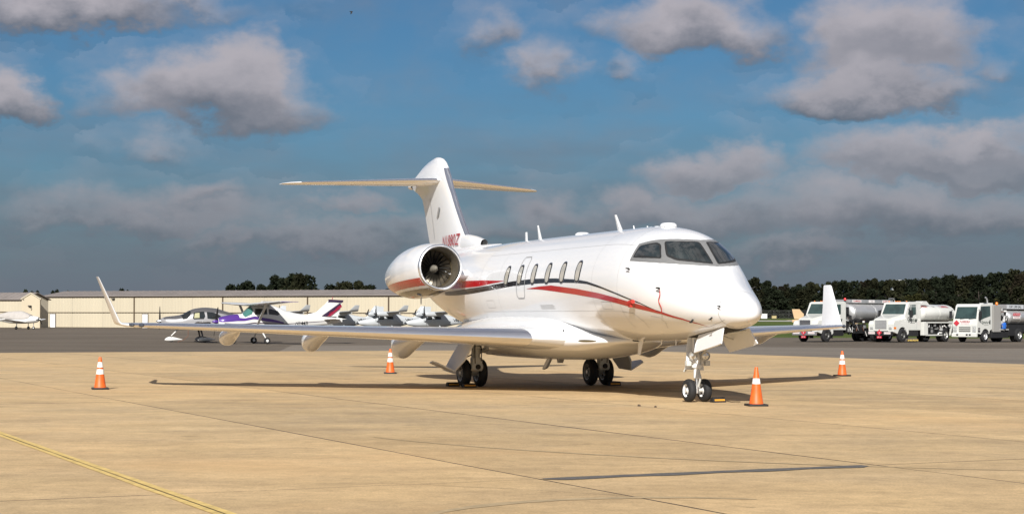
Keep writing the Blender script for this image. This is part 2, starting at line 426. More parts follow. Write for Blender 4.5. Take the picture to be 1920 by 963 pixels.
def sheet(name, pts, z, m, kind='structure', parent=None, t=0.0):
    mb = MB()
    if t: mb.prism([(p[0], p[1]) for p in pts], lambda u, v, w: (u, v, w), z-t, z)
    else: mb.raw([(p[0], p[1], z) for p in pts], [tuple(range(len(pts)))])
    o = mb.build(name, m, parent, 0)
    if not t and o.data.polygons[0].normal.z < 0: o.data.flip_normals()
    if parent is None: tag(o, kind=kind)
    return o
def sstep(a, b, x):
    t = min(max((x-a)/(b-a), 0), 1); return t*t*(3-2*t)
def tz(x, y): return sstep(0, 40, x)*(max(0.0, min(y, 700)-165)*.0053)
def terrain(name, xs, ys, z0, m, zf=tz):
    v = []; f = []; n = len(xs)
    for y in ys:
        for x in xs: v.append((x, y, z0+zf(x, y)))
    for j in range(len(ys)-1):
        for i in range(n-1): f.append((j*n+i, j*n+i+1, (j+1)*n+i+1, (j+1)*n+i))
    o = MB().raw(v, f).build(name, m, None, 180, recalc=False); return tag(o, kind='structure')
terrain('ground', [-5000, -800, -200, -50, 0, 10, 20, 30, 40, 80, 200, 800, 5000], [-600, 0, 80, 165, 200, 300, 400, 500, 600, 700, 1000, 3000, 8000], -.06, GRASSM)
sheet('asphalt_apron', [(-260, -80), (120, -80), (120, 149), (42, 157), (27, 158), (12, 163), (2, 210), (-2, 300), (-260, 330)], -.016, ASPH)
sheet('taxilane', [(-9, 60), (60, 20), (70, 96), (22, 100), (0, 108), (-13, 103)], -.0140, ASPH2)
terrain('taxiway', [-20, 0, 10, 20, 30, 40, 80, 200, 800], [408, 448], -.03, PALE)
bs = [-3.7-3.9*k for k in range(8, 0, -1)]+[-3.7, 0, 4.1]+[4.1+4.05*k for k in range(1, 9)]
as_ = [-64.5, -49.5, -34, -17.2, 0, 9, 18]
apron = empty('concrete_apron', (0, 0, 0)); tag(apron, kind='structure')
slab_base = sheet('joint_bed', [gp(bs[0], as_[0]).xy[:], gp(bs[-1], as_[0]).xy[:], gp(bs[-1], as_[-1]).xy[:], gp(bs[0], as_[-1]).xy[:]], -.0118, JOINT, parent=apron)
rs = random.Random(3)
for i in range(len(bs)-1):
    for j in range(len(as_)-1):
        w, l = bs[i+1]-bs[i], as_[j+1]-as_[j]; g = .008 if j < 3 else .008
        mb = MB(); cx, cy = (bs[i]+bs[i+1])/2, (as_[j]+as_[j+1])/2
        hx, hy = w/2-g, l/2-g; c = .003; n = 10
        dz = rs.uniform(-.001, .0012)
        # chamfered top with lightly spalled long edges
        def edge(k, s): return s*(hx-c-(rs.random()**3)*.014)
        top = []
        L1 = [(edge(k, -1), -hy+c+(2*hy-2*c)*k/n) for k in range(n+1)]; L2 = [(edge(k, 1), -hy+c+(2*hy-2*c)*k/n) for k in range(n, -1, -1)]
        top = L1+L2; m_ = len(top)
        low = [(math.copysign(hx, x), -hy if k in (0, m_-1) else (hy if k in (n, n+1) else y)) for k, (x, y) in enumerate(top)]
        fr = lambda x, y, z: GB*x+GA*y+Vector((0, 0, z))
        v = [fr(x, y, dz) for x, y in top]+[fr(x, y, -.004) for x, y in low]+[fr(x, y, -.0112) for x, y in low]
        f = [tuple(range(m_))]+[(k, (k+1) % m_, m_+(k+1) % m_, m_+k) for k in range(m_)]+[(m_+k, m_+(k+1) % m_, 2*m_+(k+1) % m_, 2*m_+k) for k in range(m_)]
        o = mb.raw(v, f).build('slab', CONC, apron, 0); o.location = gp(cx, cy); o.data.materials.append(JOINT)
        for pl_ in o.data.polygons: pl_.material_index = 0 if len(pl_.vertices) > 4 else 1
# bitumen patch over one joint
mb = MB(); up = []; lo = []
for k in range(25):
    b = .02+3.9*k/24; up.append((b, -.02-.03*rs.random()+(.05 if k in (0,) else 0))); lo.append((b, (.19+.035*math.sin(k*.9)+.02*rs.random())-(.10 if k in (0, 24) else 0)))
mb.raw([gp(b, a, .0055) for b, a in up]+[gp(b, a, .0055) for b, a in lo], [(k, k+1, 25+k+1, 25+k) for k in range(24)]).build('joint_patch', PATCH, apron, 0)
# painted yellow guide line, broken along the joint it follows
for s0, s1, nm in ((-.085, -.010, 'yellow_line'), (.010, .09, 'yellow_line')):
    mb = MB(); v = []; f = []
    for k in range(60):
        a = -26+44*k/59; v += [gp(-3.7+s0+rs.uniform(-.006, .006), a, .0048), gp(-3.7+s1+rs.uniform(-.006, .006), a, .0048)]
        if k: f.append((2*k-2, 2*k-1, 2*k+1, 2*k))
    o = mb.raw(v, f).build('yellow_line', YEL, apron, 0)
# hairline cracks
def crack(pts, w=.008):
    mb = MB(); v = []; f = []; q = []
    for (b0, a0), (b1, a1) in zip(pts[:-1], pts[1:]):
        for k in range(9): q.append((b0+(b1-b0)*k/9+rs.uniform(-.025, .025), a0+(a1-a0)*k/9+rs.uniform(-.025, .025)))
    for k, (b, a) in enumerate(q):
        ww = w*rs.uniform(.3, 1.2); v += [gp(b, a-ww, .0035), gp(b, a+ww, .0035)]
        if k: f.append((2*k-2, 2*k-1, 2*k+1, 2*k))
    mb.raw(v, f).build('crack', JOINT, apron, 0)
crack([(-1.3, .1), (-.6, .9), (.2, 2.2), (.5, 3.2)]); crack([(6.3, -9), (7.6, -8.6), (9.5, -8.2)], .006); crack([(9, -14), (12, -13), (14.5, -13.4)], .006)
crack([(-6, -3), (-4.2, -2.2)], .004); crack([(14, -22), (17, -21.2), (19.5, -21.6)], .006)

SCUFF = mat('tyre_scuff', (.42, .31, .17), .9, var=.25, scale=6)
def scuff(cx, cy, r, a0, a1, w=.09):
    mb = MB(); v = []; f = []
    for k in range(33):
        a = R(a0+(a1-a0)*k/32); ww = w*(.35+.65*math.sin(math.pi*k/32))*rs.uniform(.75, 1.1)
        v += [(cx+(r-ww)*math.cos(a), cy+(r-ww)*math.sin(a), .0032), (cx+(r+ww)*math.cos(a), cy+(r+ww)*math.sin(a), .0032)]
        if k: f.append((2*k-2, 2*k-1, 2*k+1, 2*k))
    mb.raw(v, f).build('tyre_scuff', SCUFF, apron, 0)
scuff(1.4, 13.2, 2.2, 70, 165); scuff(-2.5, 27, 9, 200, 250, .05); scuff(8, 30, 12, 215, 262, .05)
# pebbles
PEB = mat('dark_pebble', (.09, .065, .045), .9, var=.3)
for k, (x, y, r, lab) in enumerate(((2.31, 31.6, .03, 'dark pebble on the concrete nearer the main wheels'), (2.58, 31.25, .024, 'dark pebble on the concrete nearer the nose wheel'))):
    bm = bmesh.new(); bmesh.ops.create_icosphere(bm, subdivisions=2, radius=r)
    for v in bm.verts: v.co *= rs.uniform(.8, 1.2); v.co.z *= .7
    me = bpy.data.meshes.new('pebble'); bm.to_mesh(me); bm.free(); me.materials.append(PEB)
    o = bpy.data.objects.new('pebble', me); COL.objects.link(o); o.location = (x, y, r*.55); tag(o, lab, 'pebble', 'pebbles on the apron')

# ------------------------------------------------------------------ business jet
jet = empty('business_jet', (3.54, 33.343, 0), R(-69.036), 'white twin engine business jet with red and black stripes on the concrete apron', 'airplane')
FUS = Loft(2.22, [(0.00, 1.67, 1.67, 1.67, 0.0), (0.05, 1.80, 1.58, 1.68, .13), (.2, 1.93, 1.50, 1.69, .27), (.5, 2.09, 1.42, 1.73, .45), (1.0, 2.33, 1.345, 1.80, .66), (1.4, 2.57, 1.295, 1.88, .80), (1.7, 2.81, 1.265, 1.95, .89), (2.0, 3.04, 1.24, 2.02, .97), (2.5, 3.26, 1.20, 2.12, 1.07), (3.0, 3.36, 1.17, 2.19, 1.13), (3.6, 3.42, 1.15, 2.25, 1.17), (4.4, 3.44, 1.14, 2.28, 1.18),
    (8, 3.44, 1.14, 2.28, 1.18), (11.2, 3.43, 1.14, 2.28, 1.18), (13, 3.41, 1.22, 2.32, 1.10), (15, 3.36, 1.45, 2.42, .88), (17, 3.25, 1.85, 2.58, .58), (18.7, 3.1, 2.35, 2.75, .27), (19.8, 2.98, 2.75, 2.87, .08)])
body = FUS.build('fuselage', WHITE, jet, 110, 72)
fs = lambda off: (lambda u, v: FUS.pt(u, v, off))
def fdecal(name, poly, m, off, parent=jet, du=.12, dv=.07):
    return decal(name, [(x, R(t)) for x, t in poly], fs(off), m, parent, du, dv)
# windshield
fr_half = [(.135, 0), (.107, 7.7), (.003, 17.6), (-.138, 24.9), (-.257, 29.1), (-.47, 34.4), (-.682, 39.4), (-.897, 44.4), (-.86, 56.2), (-.852, 64.3), (-.494, 62.9), (-.181, 60.4), (.084, 56.4), (.308, 50.7), (.481, 42.8), (.63, 33), (.735, 22), (.806, 9.6), (.828, 0)]
fdecal('windshield_frame', fr_half+[(x, -t) for x, t in reversed(fr_half[1:-1])], FRAMEG, .004, dv=.05, du=.06)
front = [(-0.156, 35.6), (-0.187, 34.4), (-0.201, 33.3), (-0.199, 32.3), (-0.179, 31.5), (-0.001, 24.9), (0.125, 16.6), (0.197, 6.5), (0.204, 5.5), (0.218, 4.8), (0.238, 4.3), (0.263, 4.0), (0.426, 3.6), (0.58, 3.4), (0.729, 3.3), (0.743, 3.6), (0.753, 4.2), (0.757, 4.8), (0.756, 5.7), (0.708, 15.6), (0.637, 24.5), (0.543, 32.5), (0.427, 39.6), (0.401, 40.9), (0.373, 42.0), (0.343, 42.9), (0.31, 43.7), (0.205, 45.3), (0.166, 45.5), (0.129, 45.3), (0.094, 44.6), (0.06, 43.4)]
side = [(-0.733, 60.1), (-0.758, 60.1), (-0.775, 59.9), (-0.785, 59.5), (-0.787, 58.8), (-0.796, 49.3), (-0.798, 48.0), (-0.788, 46.9), (-0.768, 45.9), (-0.737, 45.3), (-0.428, 38.8), (-0.403, 38.3), (-0.374, 38.0), (-0.341, 37.9), (-0.305, 38.0), (-0.288, 38.0), (-0.251, 38.3), (-0.219, 38.8), (-0.189, 39.5), (-0.162, 40.5), (0.026, 49.3), (0.038, 50.2), (0.04, 51.0), (0.031, 51.7), (0.011, 52.3), (-0.203, 55.9), (-0.453, 58.4)]
for sg in (1, -1):
    for nm, pl in (('front_windshield', front), ('side_windshield', side)):
        q = [(x, sg*t) for x, t in pl]
        g = fdecal('windshield_gasket', inset(q, .004, 1, R(1)*.95), GASKET, .007, jet, .08, .05)
        fdecal(nm, inset(q, -.040, 1, R(1)*.95), GLASS, .010, jet, .06, .04)
# wiper / sun visor highlight edges are left to the glass itself
# cabin windows
for sg in (1, -1):
    for k in range(6):
        x0 = -3.11-.825*k
        e = [(x0+x, sg*t) for x, t in ellipse(0, 76.2, .125, 10.9, 24, 2.9)]
        fdecal('window_rim', inset(e, .028, 1, R(1)*1.18), CHROME, .004, jet, .1, .05)
        g = fdecal('window_gasket', inset(e, .012, 1, R(1)*1.18), GASKET, .006, jet, .1, .05)
        fdecal('cabin_window', inset(e, -.026, 1, R(1)*1.18), CABWIN, .008, jet, .1, .05)
def outline(name, poly, w, m, off, parent=jet, closed=True):
    """thin line along a closed (x, deg) path"""
    mb = MB(); n = len(poly); v = []; f = []
    pts = []
    for i in range(n if closed else n-1):
        (a, b), (c, d) = poly[i], poly[(i+1) % n]; k = max(1, int(max(abs(c-a)/.1, abs(d-b)/4)))
        for j in range(k): pts.append((a+(c-a)*j/k, b+(d-b)*j/k))
    if not closed: pts.append(poly[-1])
    q = len(pts)
    for i in range(q):
        if closed: p0, p1 = pts[i-1], pts[(i+1) % q]
        else: p0, p1 = pts[max(i-1, 0)], pts[min(i+1, q-1)]
        dx, dt = p1[0]-p0[0], R(p1[1]-p0[1])*1.18; l = math.hypot(dx, dt) or 1
        nx, nt_ = -dt/l*w/2, dx/l*w/2
        for s in (1, -1): v.append(FUS.pt(pts[i][0]+s*nx, R(pts[i][1])+s*nt_/1.18, off))
    for i in range(q if closed else q-1): f.append((2*i, 2*i+1, (2*i+3) % (2*q), (2*i+2) % (2*q)))
    return mb.raw(v, f).build(name, m, parent, 180)
outline('emergency_exit_outline', [(-6.50, 54.5), (-6.16, 54.5), (-6.08, 58), (-6.05, 80), (-6.06, 99), (-6.13, 102.5), (-6.47, 102.5), (-6.54, 99), (-6.55, 80), (-6.54, 58)], .03, SEAM, .0035)
# stripes
bu = [(-12.2, 97), (-11, 93), (-9.74, 89), (-8.2, 86), (-6.83, 83), (-5.55, 81.4), (-4.3, 82.2), (-3.15, 84.5), (-2.58, 87), (-1.79, 93.2), (-1.09, 98.5), (-.6, 102.4), (-.33, 104.7), (.13, 111), (.45, 115.5)]
bl = [(-12.2, 102), (-11, 99.2), (-9.74, 95.8), (-8.2, 91.8), (-6.8, 88.4), (-5.5, 86.8), (-4.3, 86.6), (-3.12, 88.0), (-2.58, 89.6), (-1.79, 95.0), (-1.1, 100.1), (-.6, 103.8), (-.33, 106), (.12, 112.2)]
ru = [(-5.95, 92), (-5.2, 90), (-4.5, 89.4), (-3.12, 94), (-2.07, 99), (-1.13, 103.6), (-.35, 107.2), (.28, 112), (.80, 119), (1.12, 130), (1.3, 145)]
rl = [(-5.2, 93.2), (-4.3, 96), (-3.18, 100), (-2.12, 104.6), (-1.2, 109.2), (-.41, 113), (.24, 116), (.77, 122.4), (1.10, 131.8)]
ra = [(-11.6, 80.5), (-10.2, 79.8), (-8.96, 79.5), (-7.3, 82), (-8.05, 84), (-8.92, 86.5), (-10.2, 88.5), (-11.6, 91)]
for sg in (1, -1):
    mk = lambda a: [(x, sg*t) for x, t in a]
    fdecal('black_stripe', mk(bu+list(reversed(bl))), BLACKP, .003, jet, .15, .3)
    fdecal('red_stripe', mk(ru+list(reversed(rl))), RED, .0035, jet, .15, .3)
    fdecal('rear_red_stripe', mk(ra), RED, .0035, jet, .15, .3)
# nose panel seams
for sg in (1, -1):
    outline('nose_seam', [(1.55, sg*66), (1.97, sg*60)], .012, SEAM, .003, jet, False)
    outline('nose_seam', [(1.93, sg*38), (2.10, sg*52)], .012, SEAM, .003, jet, False)
    outline('nose_seam', [(.95, sg*143), (1.3, sg*142), (1.65, sg*130), (1.8, sg*120)], .012, SEAM, .003, jet, False)
    outline('service_panel_seam', [(-1.2, sg*118), (-.75, sg*119), (-.55, sg*130), (-.6, sg*140)], .008, SEAM, .003, jet, False)
    outline('service_panel_seam', [(-.15, sg*121), (.1, sg*122), (.18, sg*130), (.05, sg*141)], .008, SEAM, .003, jet, False)
FAINT = mat('faint_panel_line', (.40, .40, .39), .4)
for x in (-1.15, -2.35, -7.75, -9.0):
    outline('skin_seam', [(x, -140), (x, 140)], .007, FAINT, .002, jet, False)
outline('radome_seam', [(1.72, a_) for a_ in range(-180, 180, 12)], .008, FAINT, .002, jet, True)
for sg in (1, -1):
    outline('skin_seam', [(-9.0, sg*47), (-.95, sg*47)], .006, FAINT, .002, jet, False)
    outline('skin_seam', [(-9.0, sg*118), (-1.0, sg*118)], .006, FAINT, .002, jet, False)
    outline('service_panel_seam', [(-2.0, sg*108), (-1.55, sg*108), (-1.55, sg*116), (-2.0, sg*116)], .007, SEAM, .0025, jet, True)
    outline('service_panel_seam', [(-8.6, sg*104), (-8.1, sg*104), (-8.1, sg*113), (-8.6, sg*113)], .007, SEAM, .0025, jet, True)
    for k in range(4): outline('placard_line', [(-5.3, sg*(111+1.4*k)), (-4.55+.05*(k % 2), sg*(110.6+1.4*k))], .010, FAINT, .0025, jet, False)
# tiny probes and covered pitot tubes on the nose
REDC = mat('red_fabric_cover', (.42, .03, .02), .8, var=.2, scale=20)
def probe(x, th, l=.12, r=.012, m=None, cover=False):
    p = FUS.pt(x, R(th)); n = (FUS.pt(x, R(th), .1)-p).normalized()
    mb = MB(); mb.cyl(p-n*.01, p+n*.07, r*1.3, r, 8); mb.cyl(p+n*.07-Vector((.03, 0, 0)), p+n*.07+Vector((l, 0, 0)), r, r*.8, 8)
    o = mb.build('probe', m or STEEL, jet, 40)
    if cover:
        q = p+n*.07; mb = MB(); mb.cyl(q+Vector((-.07, 0, -.03)), q+Vector((l+.01, 0, 0)), r*3.8, r*3.0, 8); mb.box(q+Vector((-.01, 0, -.06)), (.11, .05, .10), .012)
        mb.build('red_probe_cover', REDC, o, 30)
probe(-.555, 103.5, .1, .014, None, True); probe(.30, 81, .10, .014, DARK); probe(-.75, 72.5, .1, .012, DARK); probe(1.75, 77, .08, .009, DARK); probe(1.55, 113, .06, .012, DARK); probe(1.05, 121, .05, .016, DARK)
probe(.93, -62, .03, .008, DARK)
# strap hanging from the pitot probe
mb = MB(); pts = [FUS.pt(.33+.02*math.sin(k*.9), R(82+2.6*k), .025) for k in range(13)]; mb.tube(pts, .009, 6); mb.build('remove_before_flight_strap', REDC, jet, 40)
# antennas along the roof and belly
def blade(name, x, h, c0, c1, rake, z0=None, down=False, y=0.0, t=.025):
    z = z0 if z0 is not None else FUS.sec(x)[0]-.02
    s = -1 if down else 1; mb = MB(); v = []
    for hh, c, dx in ((0, c0, 0), (h, c1, -rake)):
        xc = x+dx; v += [(xc+c/2, y, z+s*hh), (xc, y+t/2, z+s*hh), (xc-c/2, y, z+s*hh), (xc, y-t/2, z+s*hh)]
    mb.raw(v, [(0, 1, 5, 4), (1, 2, 6, 5), (2, 3, 7, 6), (3, 0, 4, 7), (4, 5, 6, 7)]); return mb.build(name, WHITE, jet, 0)
blade('roof_antenna', -8.94, .24, .18, .14, .02); blade('roof_antenna', -8.05, .36, .24, .10, .16); blade('roof_antenna', -3.53, .36, .26, .12, .26)
blade('roof_antenna', -2.85, .09, .08, .04, .03); blade('roof_antenna', -2.2, .05, .10, .05, .02)
blade('belly_antenna', -2.5, .32, .26, .14, .10, 1.17, True); blade('belly_antenna', -1.55, .12, .06, .05, .0, 1.19, True); blade('belly_antenna', -.9, .12, .06, .05, 0, 1.19, True); blade('belly_antenna', -3.1, .1, .06, .05, 0, 1.16, True)
mb = MB(); mb.lathe([(0, .17), (.05, .165), (.08, .13), (.09, 0)], (-1.25, 0, 3.40), n=20); mb.build('roof_dome', WHITE, jet, 50)
mb = MB(); mb.lathe([(0, .17), (.04, .16), (.07, .11), (.075, 0)], (-5.55, 0, 3.42), n=20); mb.build('roof_dome', WHITE, jet, 50)
for x in (-1.75, -2.0): MB().lathe([(0, .07), (.03, .06), (.035, 0)], (x, 0, 3.41), n=14).build('roof_dome', WHITE, jet, 50)
# belly fairing
BEL = Loft(-2.6, [(0, 1.17, 1.12, 1.14, .15), (.3, 1.24, 1.03, 1.12, .58), (.8, 1.30, .92, 1.12, .92), (1.4, 1.46, .81, 1.13, 1.22), (2.2, 1.65, .72, 1.14, 1.46), (3.0, 1.72, .68, 1.14, 1.56), (5.0, 1.74, .66, 1.14, 1.56), (6.4, 1.72, .66, 1.14, 1.50), (7.5, 1.66, .70, 1.15, 1.32), (8.5, 1.60, .82, 1.18, 1.05), (9.7, 1.5, 1.02, 1.24, .7), (10.8, 1.40, 1.24, 1.30, .2)], 2.15, True)
fair = BEL.build('belly_fairing', WHITE, jet, 70, 60)
decal('landing_light', [(-3.3+x, R(88)+t) for x, t in ellipse(0, 0, .20, .115, 20)], lambda u, v: BEL.pt(u, v, .004), BROWNG, fair, .05, .05)
decal('landing_light', [(-3.3+x, -R(88)+t) for x, t in ellipse(0, 0, .20, .115, 20)], lambda u, v: BEL.pt(u, v, .004), BROWNG, fair, .05, .05)
mb = MB(); mb.box((-9.0, -.75, .84), (.55, .34, .22), .05); mb.build('belly_vent', DARK, fair, 30)
mb = MB(); mb.prism([(-7.55, .66), (-7.35, .66), (-7.62, .44), (-7.82, .40), (-7.82, .44)], lambda u, v, w: (u, w, v), -.03, .03); mb.build('belly_drain_mast', WHITE, fair, 0)
mb = MB(); mb.prism([(-6.9, .66), (-6.7, .66), (-6.76, .58), (-6.86, .58)], lambda u, v, w: (u, w, v), -.05, .05); mb.build('belly_drain_mast', GREYP, fair, 0)
for k, (x, z) in enumerate(((-4.05, 1.42), (-3.95, 1.46), (-3.95, 1.38))):
    p = BEL.pt(x, R(60) if k == 0 else R(58+6*k)); MB().lathe([(0, .045 if k == 0 else .014), (.006, .045 if k == 0 else .014), (.006, 0)], p, (0, -1, .35), 14).build('fuel_panel_dot', GASKET, fair, 0)
# wings
WSECS = [(-3.65, .9, 1.13, 5.3, .115, 0), (-4.12, 1.75, 1.165, 4.5, .108, 0), (-5.05, 3.1, 1.215, 3.55, .105, 0), (-6.4, 5.0, 1.28, 2.75, .10, 0), (-7.85, 7.0, 1.345, 2.05, .095, 0), (-9.1, 8.75, 1.40, 1.45, .09, 0), (-9.72, 9.27, 1.410, 1.20, .085, 6),
         (-10.00, 9.395, 1.435, 1.06, .075, 38), (-10.10, 9.425, 1.49, 1.00, .07, 64), (-10.20, 9.455, 1.59, .94, .065, 73), (-10.50, 9.55, 1.89, .76, .06, 74), (-11.12, 9.745, 2.49, .42, .06, 74), (-11.2, 9.76, 2.525, .34, .03, 74)]
NAVG = mat('tip_light_lens', (.05, .06, .08), .05, 0, .6)
for sg, nm in ((-1, 'starboard'), (1, 'port')):
    w = wing('wing', WSECS, jet, WHITE, CHROME, .13, sg, 'wing_leading_edge', (1, 6))
    # tip light lens
    mb = MB()
    for (xx, yy, zz, rr) in ((-9.34, 9.05, 1.41, .05), (-9.62, 9.22, 1.415, .045)):
        mb.lathe([(-.07, .01), (-.05, rr*.8), (0, rr), (.05, rr*.8), (.07, .01)], (xx-.03, sg*yy, zz), (-.7, sg*.7, 0), 12)
    mb.build('tip_light', NAVG, w, 60)
    # flap track fairings
    for (y, xa, L_, dep) in ((3.15, -6.75, 2.75, .52), (5.1, -8.0, 2.25, .44), (6.95, -8.95, 1.7, .36)):
        zl = 1.215+(y-3.1)*.034-.04
        st = [(0, zl, zl-.02, zl-.01, .02), (L_*.15, zl, zl-.1, zl-.04, .09), (L_*.45, zl, zl-dep*.62, zl-.12, .16), (L_*.72, zl, zl-dep*1.02, zl-.18, .175), (L_*.86, zl-.02, zl-dep*.98, zl-.2, .15), (L_*.96, zl-.05, zl-dep*.72, zl-.22, .09), (L_, zl-.15, zl-dep*.4, zl-.2, .012)]
        F = Loft(xa, st, 2.3, False); o = F.build('flap_track_fairing', WHITE, w, 18, 20); o.location.y = sg*y
    # flap seam: dark gap ahead of the flaps on the lower skin
    mb = MB(); mb.raw([(-6.9, sg*1.9, .955), (-6.96, sg*1.9, .953), (-8.36, sg*6.6, 1.245), (-8.42, sg*6.6, 1.243)], [(0, 1, 3, 2)])
# engines
NST = [(0, .53), (.06, .558), (.25, .59), (.55, .62), (.95, .645), (1.5, .648), (2.0, .62), (2.55, .545), (3.0, .46), (3.3, .39)]
nxs = np.array([a for a, b in NST]); nrs = np.array([b for a, b in NST])
ENG_X, ENG_Y, ENG_Z = -9.58, 1.95, 2.81
def nac(dx, th, off=0.0, sg=-1):
    r = pchip(nxs, nrs, dx)+off; return Vector((ENG_X-dx, sg*(ENG_Y+r*math.sin(th)), ENG_Z-.060*dx+r*math.cos(th)))
for sg in (-1, 1):
    eng = None
    mb = MB(); v = []; f = []; n = 56; ds = list(np.linspace(.05, 3.3, 34))
    for d in ds:
        for j in range(n): v.append(nac(d, 2*math.pi*j/n, 0, sg))
    for i in range(len(ds)-1):
        for j in range(n): f.append((i*n+j, i*n+(j+1) % n, (i+1)*n+(j+1) % n, (i+1)*n+j))
    eng = mb.raw(v, f).build('engine_nacelle', WHITE, jet, 60)
    ax = (-1, 0, -.06); c0 = (ENG_X, sg*ENG_Y, ENG_Z)
    lip = [(.055, .557), (.02, .547), (0, .532), (-.012, .518), (-.012, .506), (0, .494), (.03, .483), (.07, .475)]
    MB().lathe(lip, c0, ax, 56).build('inlet_lip', CHROME, eng, 70)
    MB().lathe([(.068, .4755), (.15, .464), (.4, .458), (.62, .460), (.66, .460)], c0, ax, 48).build('inlet_duct', DUCT, eng, 70)
    MB().lathe([(.655, .46), (.66, 0)], c0, ax, 40).build('fan_back', DARK, eng, 0)
    MB().lathe([(.47, .442), (.49, .452), (.51, .442)], c0, ax, 48).build('fan_ring', mat('brass_ring', (.45, .36, .2), .3, .8), eng, 60)
    nb = 22; A = Vector(ax).normalized()
    qm = A.to_track_quat('Z', 'Y').to_matrix(); C = Vector(c0)
    for k in range(nb):
        base = 2*math.pi*k/nb; vv = []
        for rr, tw, sweep in ((.12, .8, 0), (.22, .55, .03), (.33, .35, .07), (.44, .2, .14)):
            for e in (-1, 1):
                a = base+sweep+e*(.10 if rr < .2 else .075+.03*rr)*math.cos(tw)*1.5*.9
                vv.append(C+qm @ Vector((rr*math.cos(a), rr*math.sin(a), .53+e*.05*tw)))
        MB().raw(vv, [(2*i, 2*i+1, 2*i+3, 2*i+2) for i in range(3)]).build('fan_blade', BLADE, eng, 60, recalc=False)
    MB().lathe([(.30, 0.001), (.32, .03), (.38, .06), (.45, .085), (.56, .10)], c0, ax, 24).build('spinner', SPIN, eng, 60)
    MB().lathe([(3.3, .39), (3.27, .37), (3.0, .35), (2.8, .0)], c0, ax, 40).build('exhaust_nozzle', mat('burnt_metal', (.12, .10, .085), .4, .9), eng, 50)
    MB().lathe([(2.9, .22), (3.2, .18), (3.5, .03), (3.51, 0)], c0, ax, 24).build('exhaust_cone', mat('burnt_metal', (.12, .10, .085), .4, .9), eng, 50)
    thz = lambda dx, z: math.acos(max(-1, min(1, (z-(ENG_Z-.06*dx))/pchip(nxs, nrs, dx))))
    for nm, m_, zA, zB in (('nacelle_red_stripe', RED, 2.555, 2.375), ('nacelle_black_stripe', BLACKP, 2.315, 2.175)):
        for side_ in (1, -1):
            dd = [.07+.108*k for k in range(30)]
            zt = lambda d, z, q: z-.055*d if d < 2.5 else z-.055*d
            up = [(d, side_*thz(d, zt(d, zA, 0))) for d in dd]; lo = [(d, side_*thz(d, zt(d, zB, 0))) for d in reversed(dd)]
            decal(nm, up+lo, lambda u, t: nac(u, t, .003, sg), m_, eng, .2, .08)
    mb = MB(); mb.lathe([(0, .06), (.02, .055), (.02, 0)], nac(.9, R(158), 0, sg), (0, sg*.35, -1), 14); mb.build('nacelle_vent', SEAM, eng, 40)
    mb = MB(); mb.cyl(nac(1.5, R(180), -.02, sg), nac(1.5, R(180), .14, sg), .018, .014, 8); mb.build('nacelle_drain', GREYP, eng, 40)
    # pylon
    mb = MB(); rows = []
    for y, xl, c, z, tc in ((.55, -9.75, 3.6, 2.62, .11), (1.2, -10.0, 3.3, 2.64, .10), (1.62, -10.15, 3.0, 2.66, .10)):
        pts, _ = foil(tc, .08); rows.append([(xl-u*c, sg*y, z+w*c) for u, w in pts])
    q = len(rows[0]); mb.raw([p for r in rows for p in r], [(a*q+b, a*q+b+1, (a+1)*q+b+1, (a+1)*q+b) for a in range(2) for b in range(q-1)])
    mb.build('engine_pylon', WHITE, jet, 50)
# fin
FZ = [(3.10, -12.2, -16.0, .50), (3.45, -12.55, -16.15, .42), (3.72, -12.98, -16.35, .36), (4.1, -13.42, -16.55, .33), (4.53, -13.86, -16.76, .31), (4.93, -14.22, -17.0, .30), (5.10, -14.38, -17.35, .31), (5.24, -14.48, -17.78, .34), (5.38, -14.58, -18.02, .36), (5.50, -14.68, -17.95, .36), (5.66, -14.82, -17.45, .33), (5.82, -15.0, -16.95, .28), (5.93, -15.2, -16.45, .21), (5.99, -15.45, -16.05, .12), (6.005, -15.6, -15.85, .05)]
rows = []
for z, xl, xt, t in FZ:
    c = xl-xt; pts, xs_ = foil(t/c, .038, 10); rows.append([(xl-u*c, w*c, z) for u, w in pts])
q = len(rows[0]); k = len(xs_)-1; i0, i1 = k-xs_.index(.038), k+xs_.index(.038)
mb = MB(); f = []
for a in range(len(rows)-1):
    for b in range(q-1):
        if 2 <= a < 10 and i0 <= b < i1: continue
        f.append((a*q+b, a*q+b+1, (a+1)*q+b+1, (a+1)*q+b))
f.append(tuple((len(rows)-1)*q+i for i in range(q)))
fin = mb.raw([p for r in rows for p in r], f).build('tail_fin', WHITE, jet, 50)
mb = MB(); idx = list(range(i0, i1+1)); qq = len(idx)
mb.raw([r[i] for r in rows[2:11] for i in idx], [(a*qq+b, a*qq+b+1, (a+1)*qq+b+1, (a+1)*qq+b) for a in range(8) for b in range(qq-1)]).build('fin_leading_edge', CHROME, fin, 60)
def fin_y(x, z):
    zs = np.array([r[0] for r in FZ]); xl = np.interp(z, zs, [r[1] for r in FZ]); xt = np.interp(z, zs, [r[2] for r in FZ]); t = np.interp(z, zs, [r[3] for r in FZ])
    u = min(max((xl-x)/(xl-xt), 0.001), .999); tc = t/(xl-xt)
    return 5*tc*(.2969*math.sqrt(u)-.126*u-.3516*u*u+.2843*u**3-.1036*u**4)*(xl-xt)
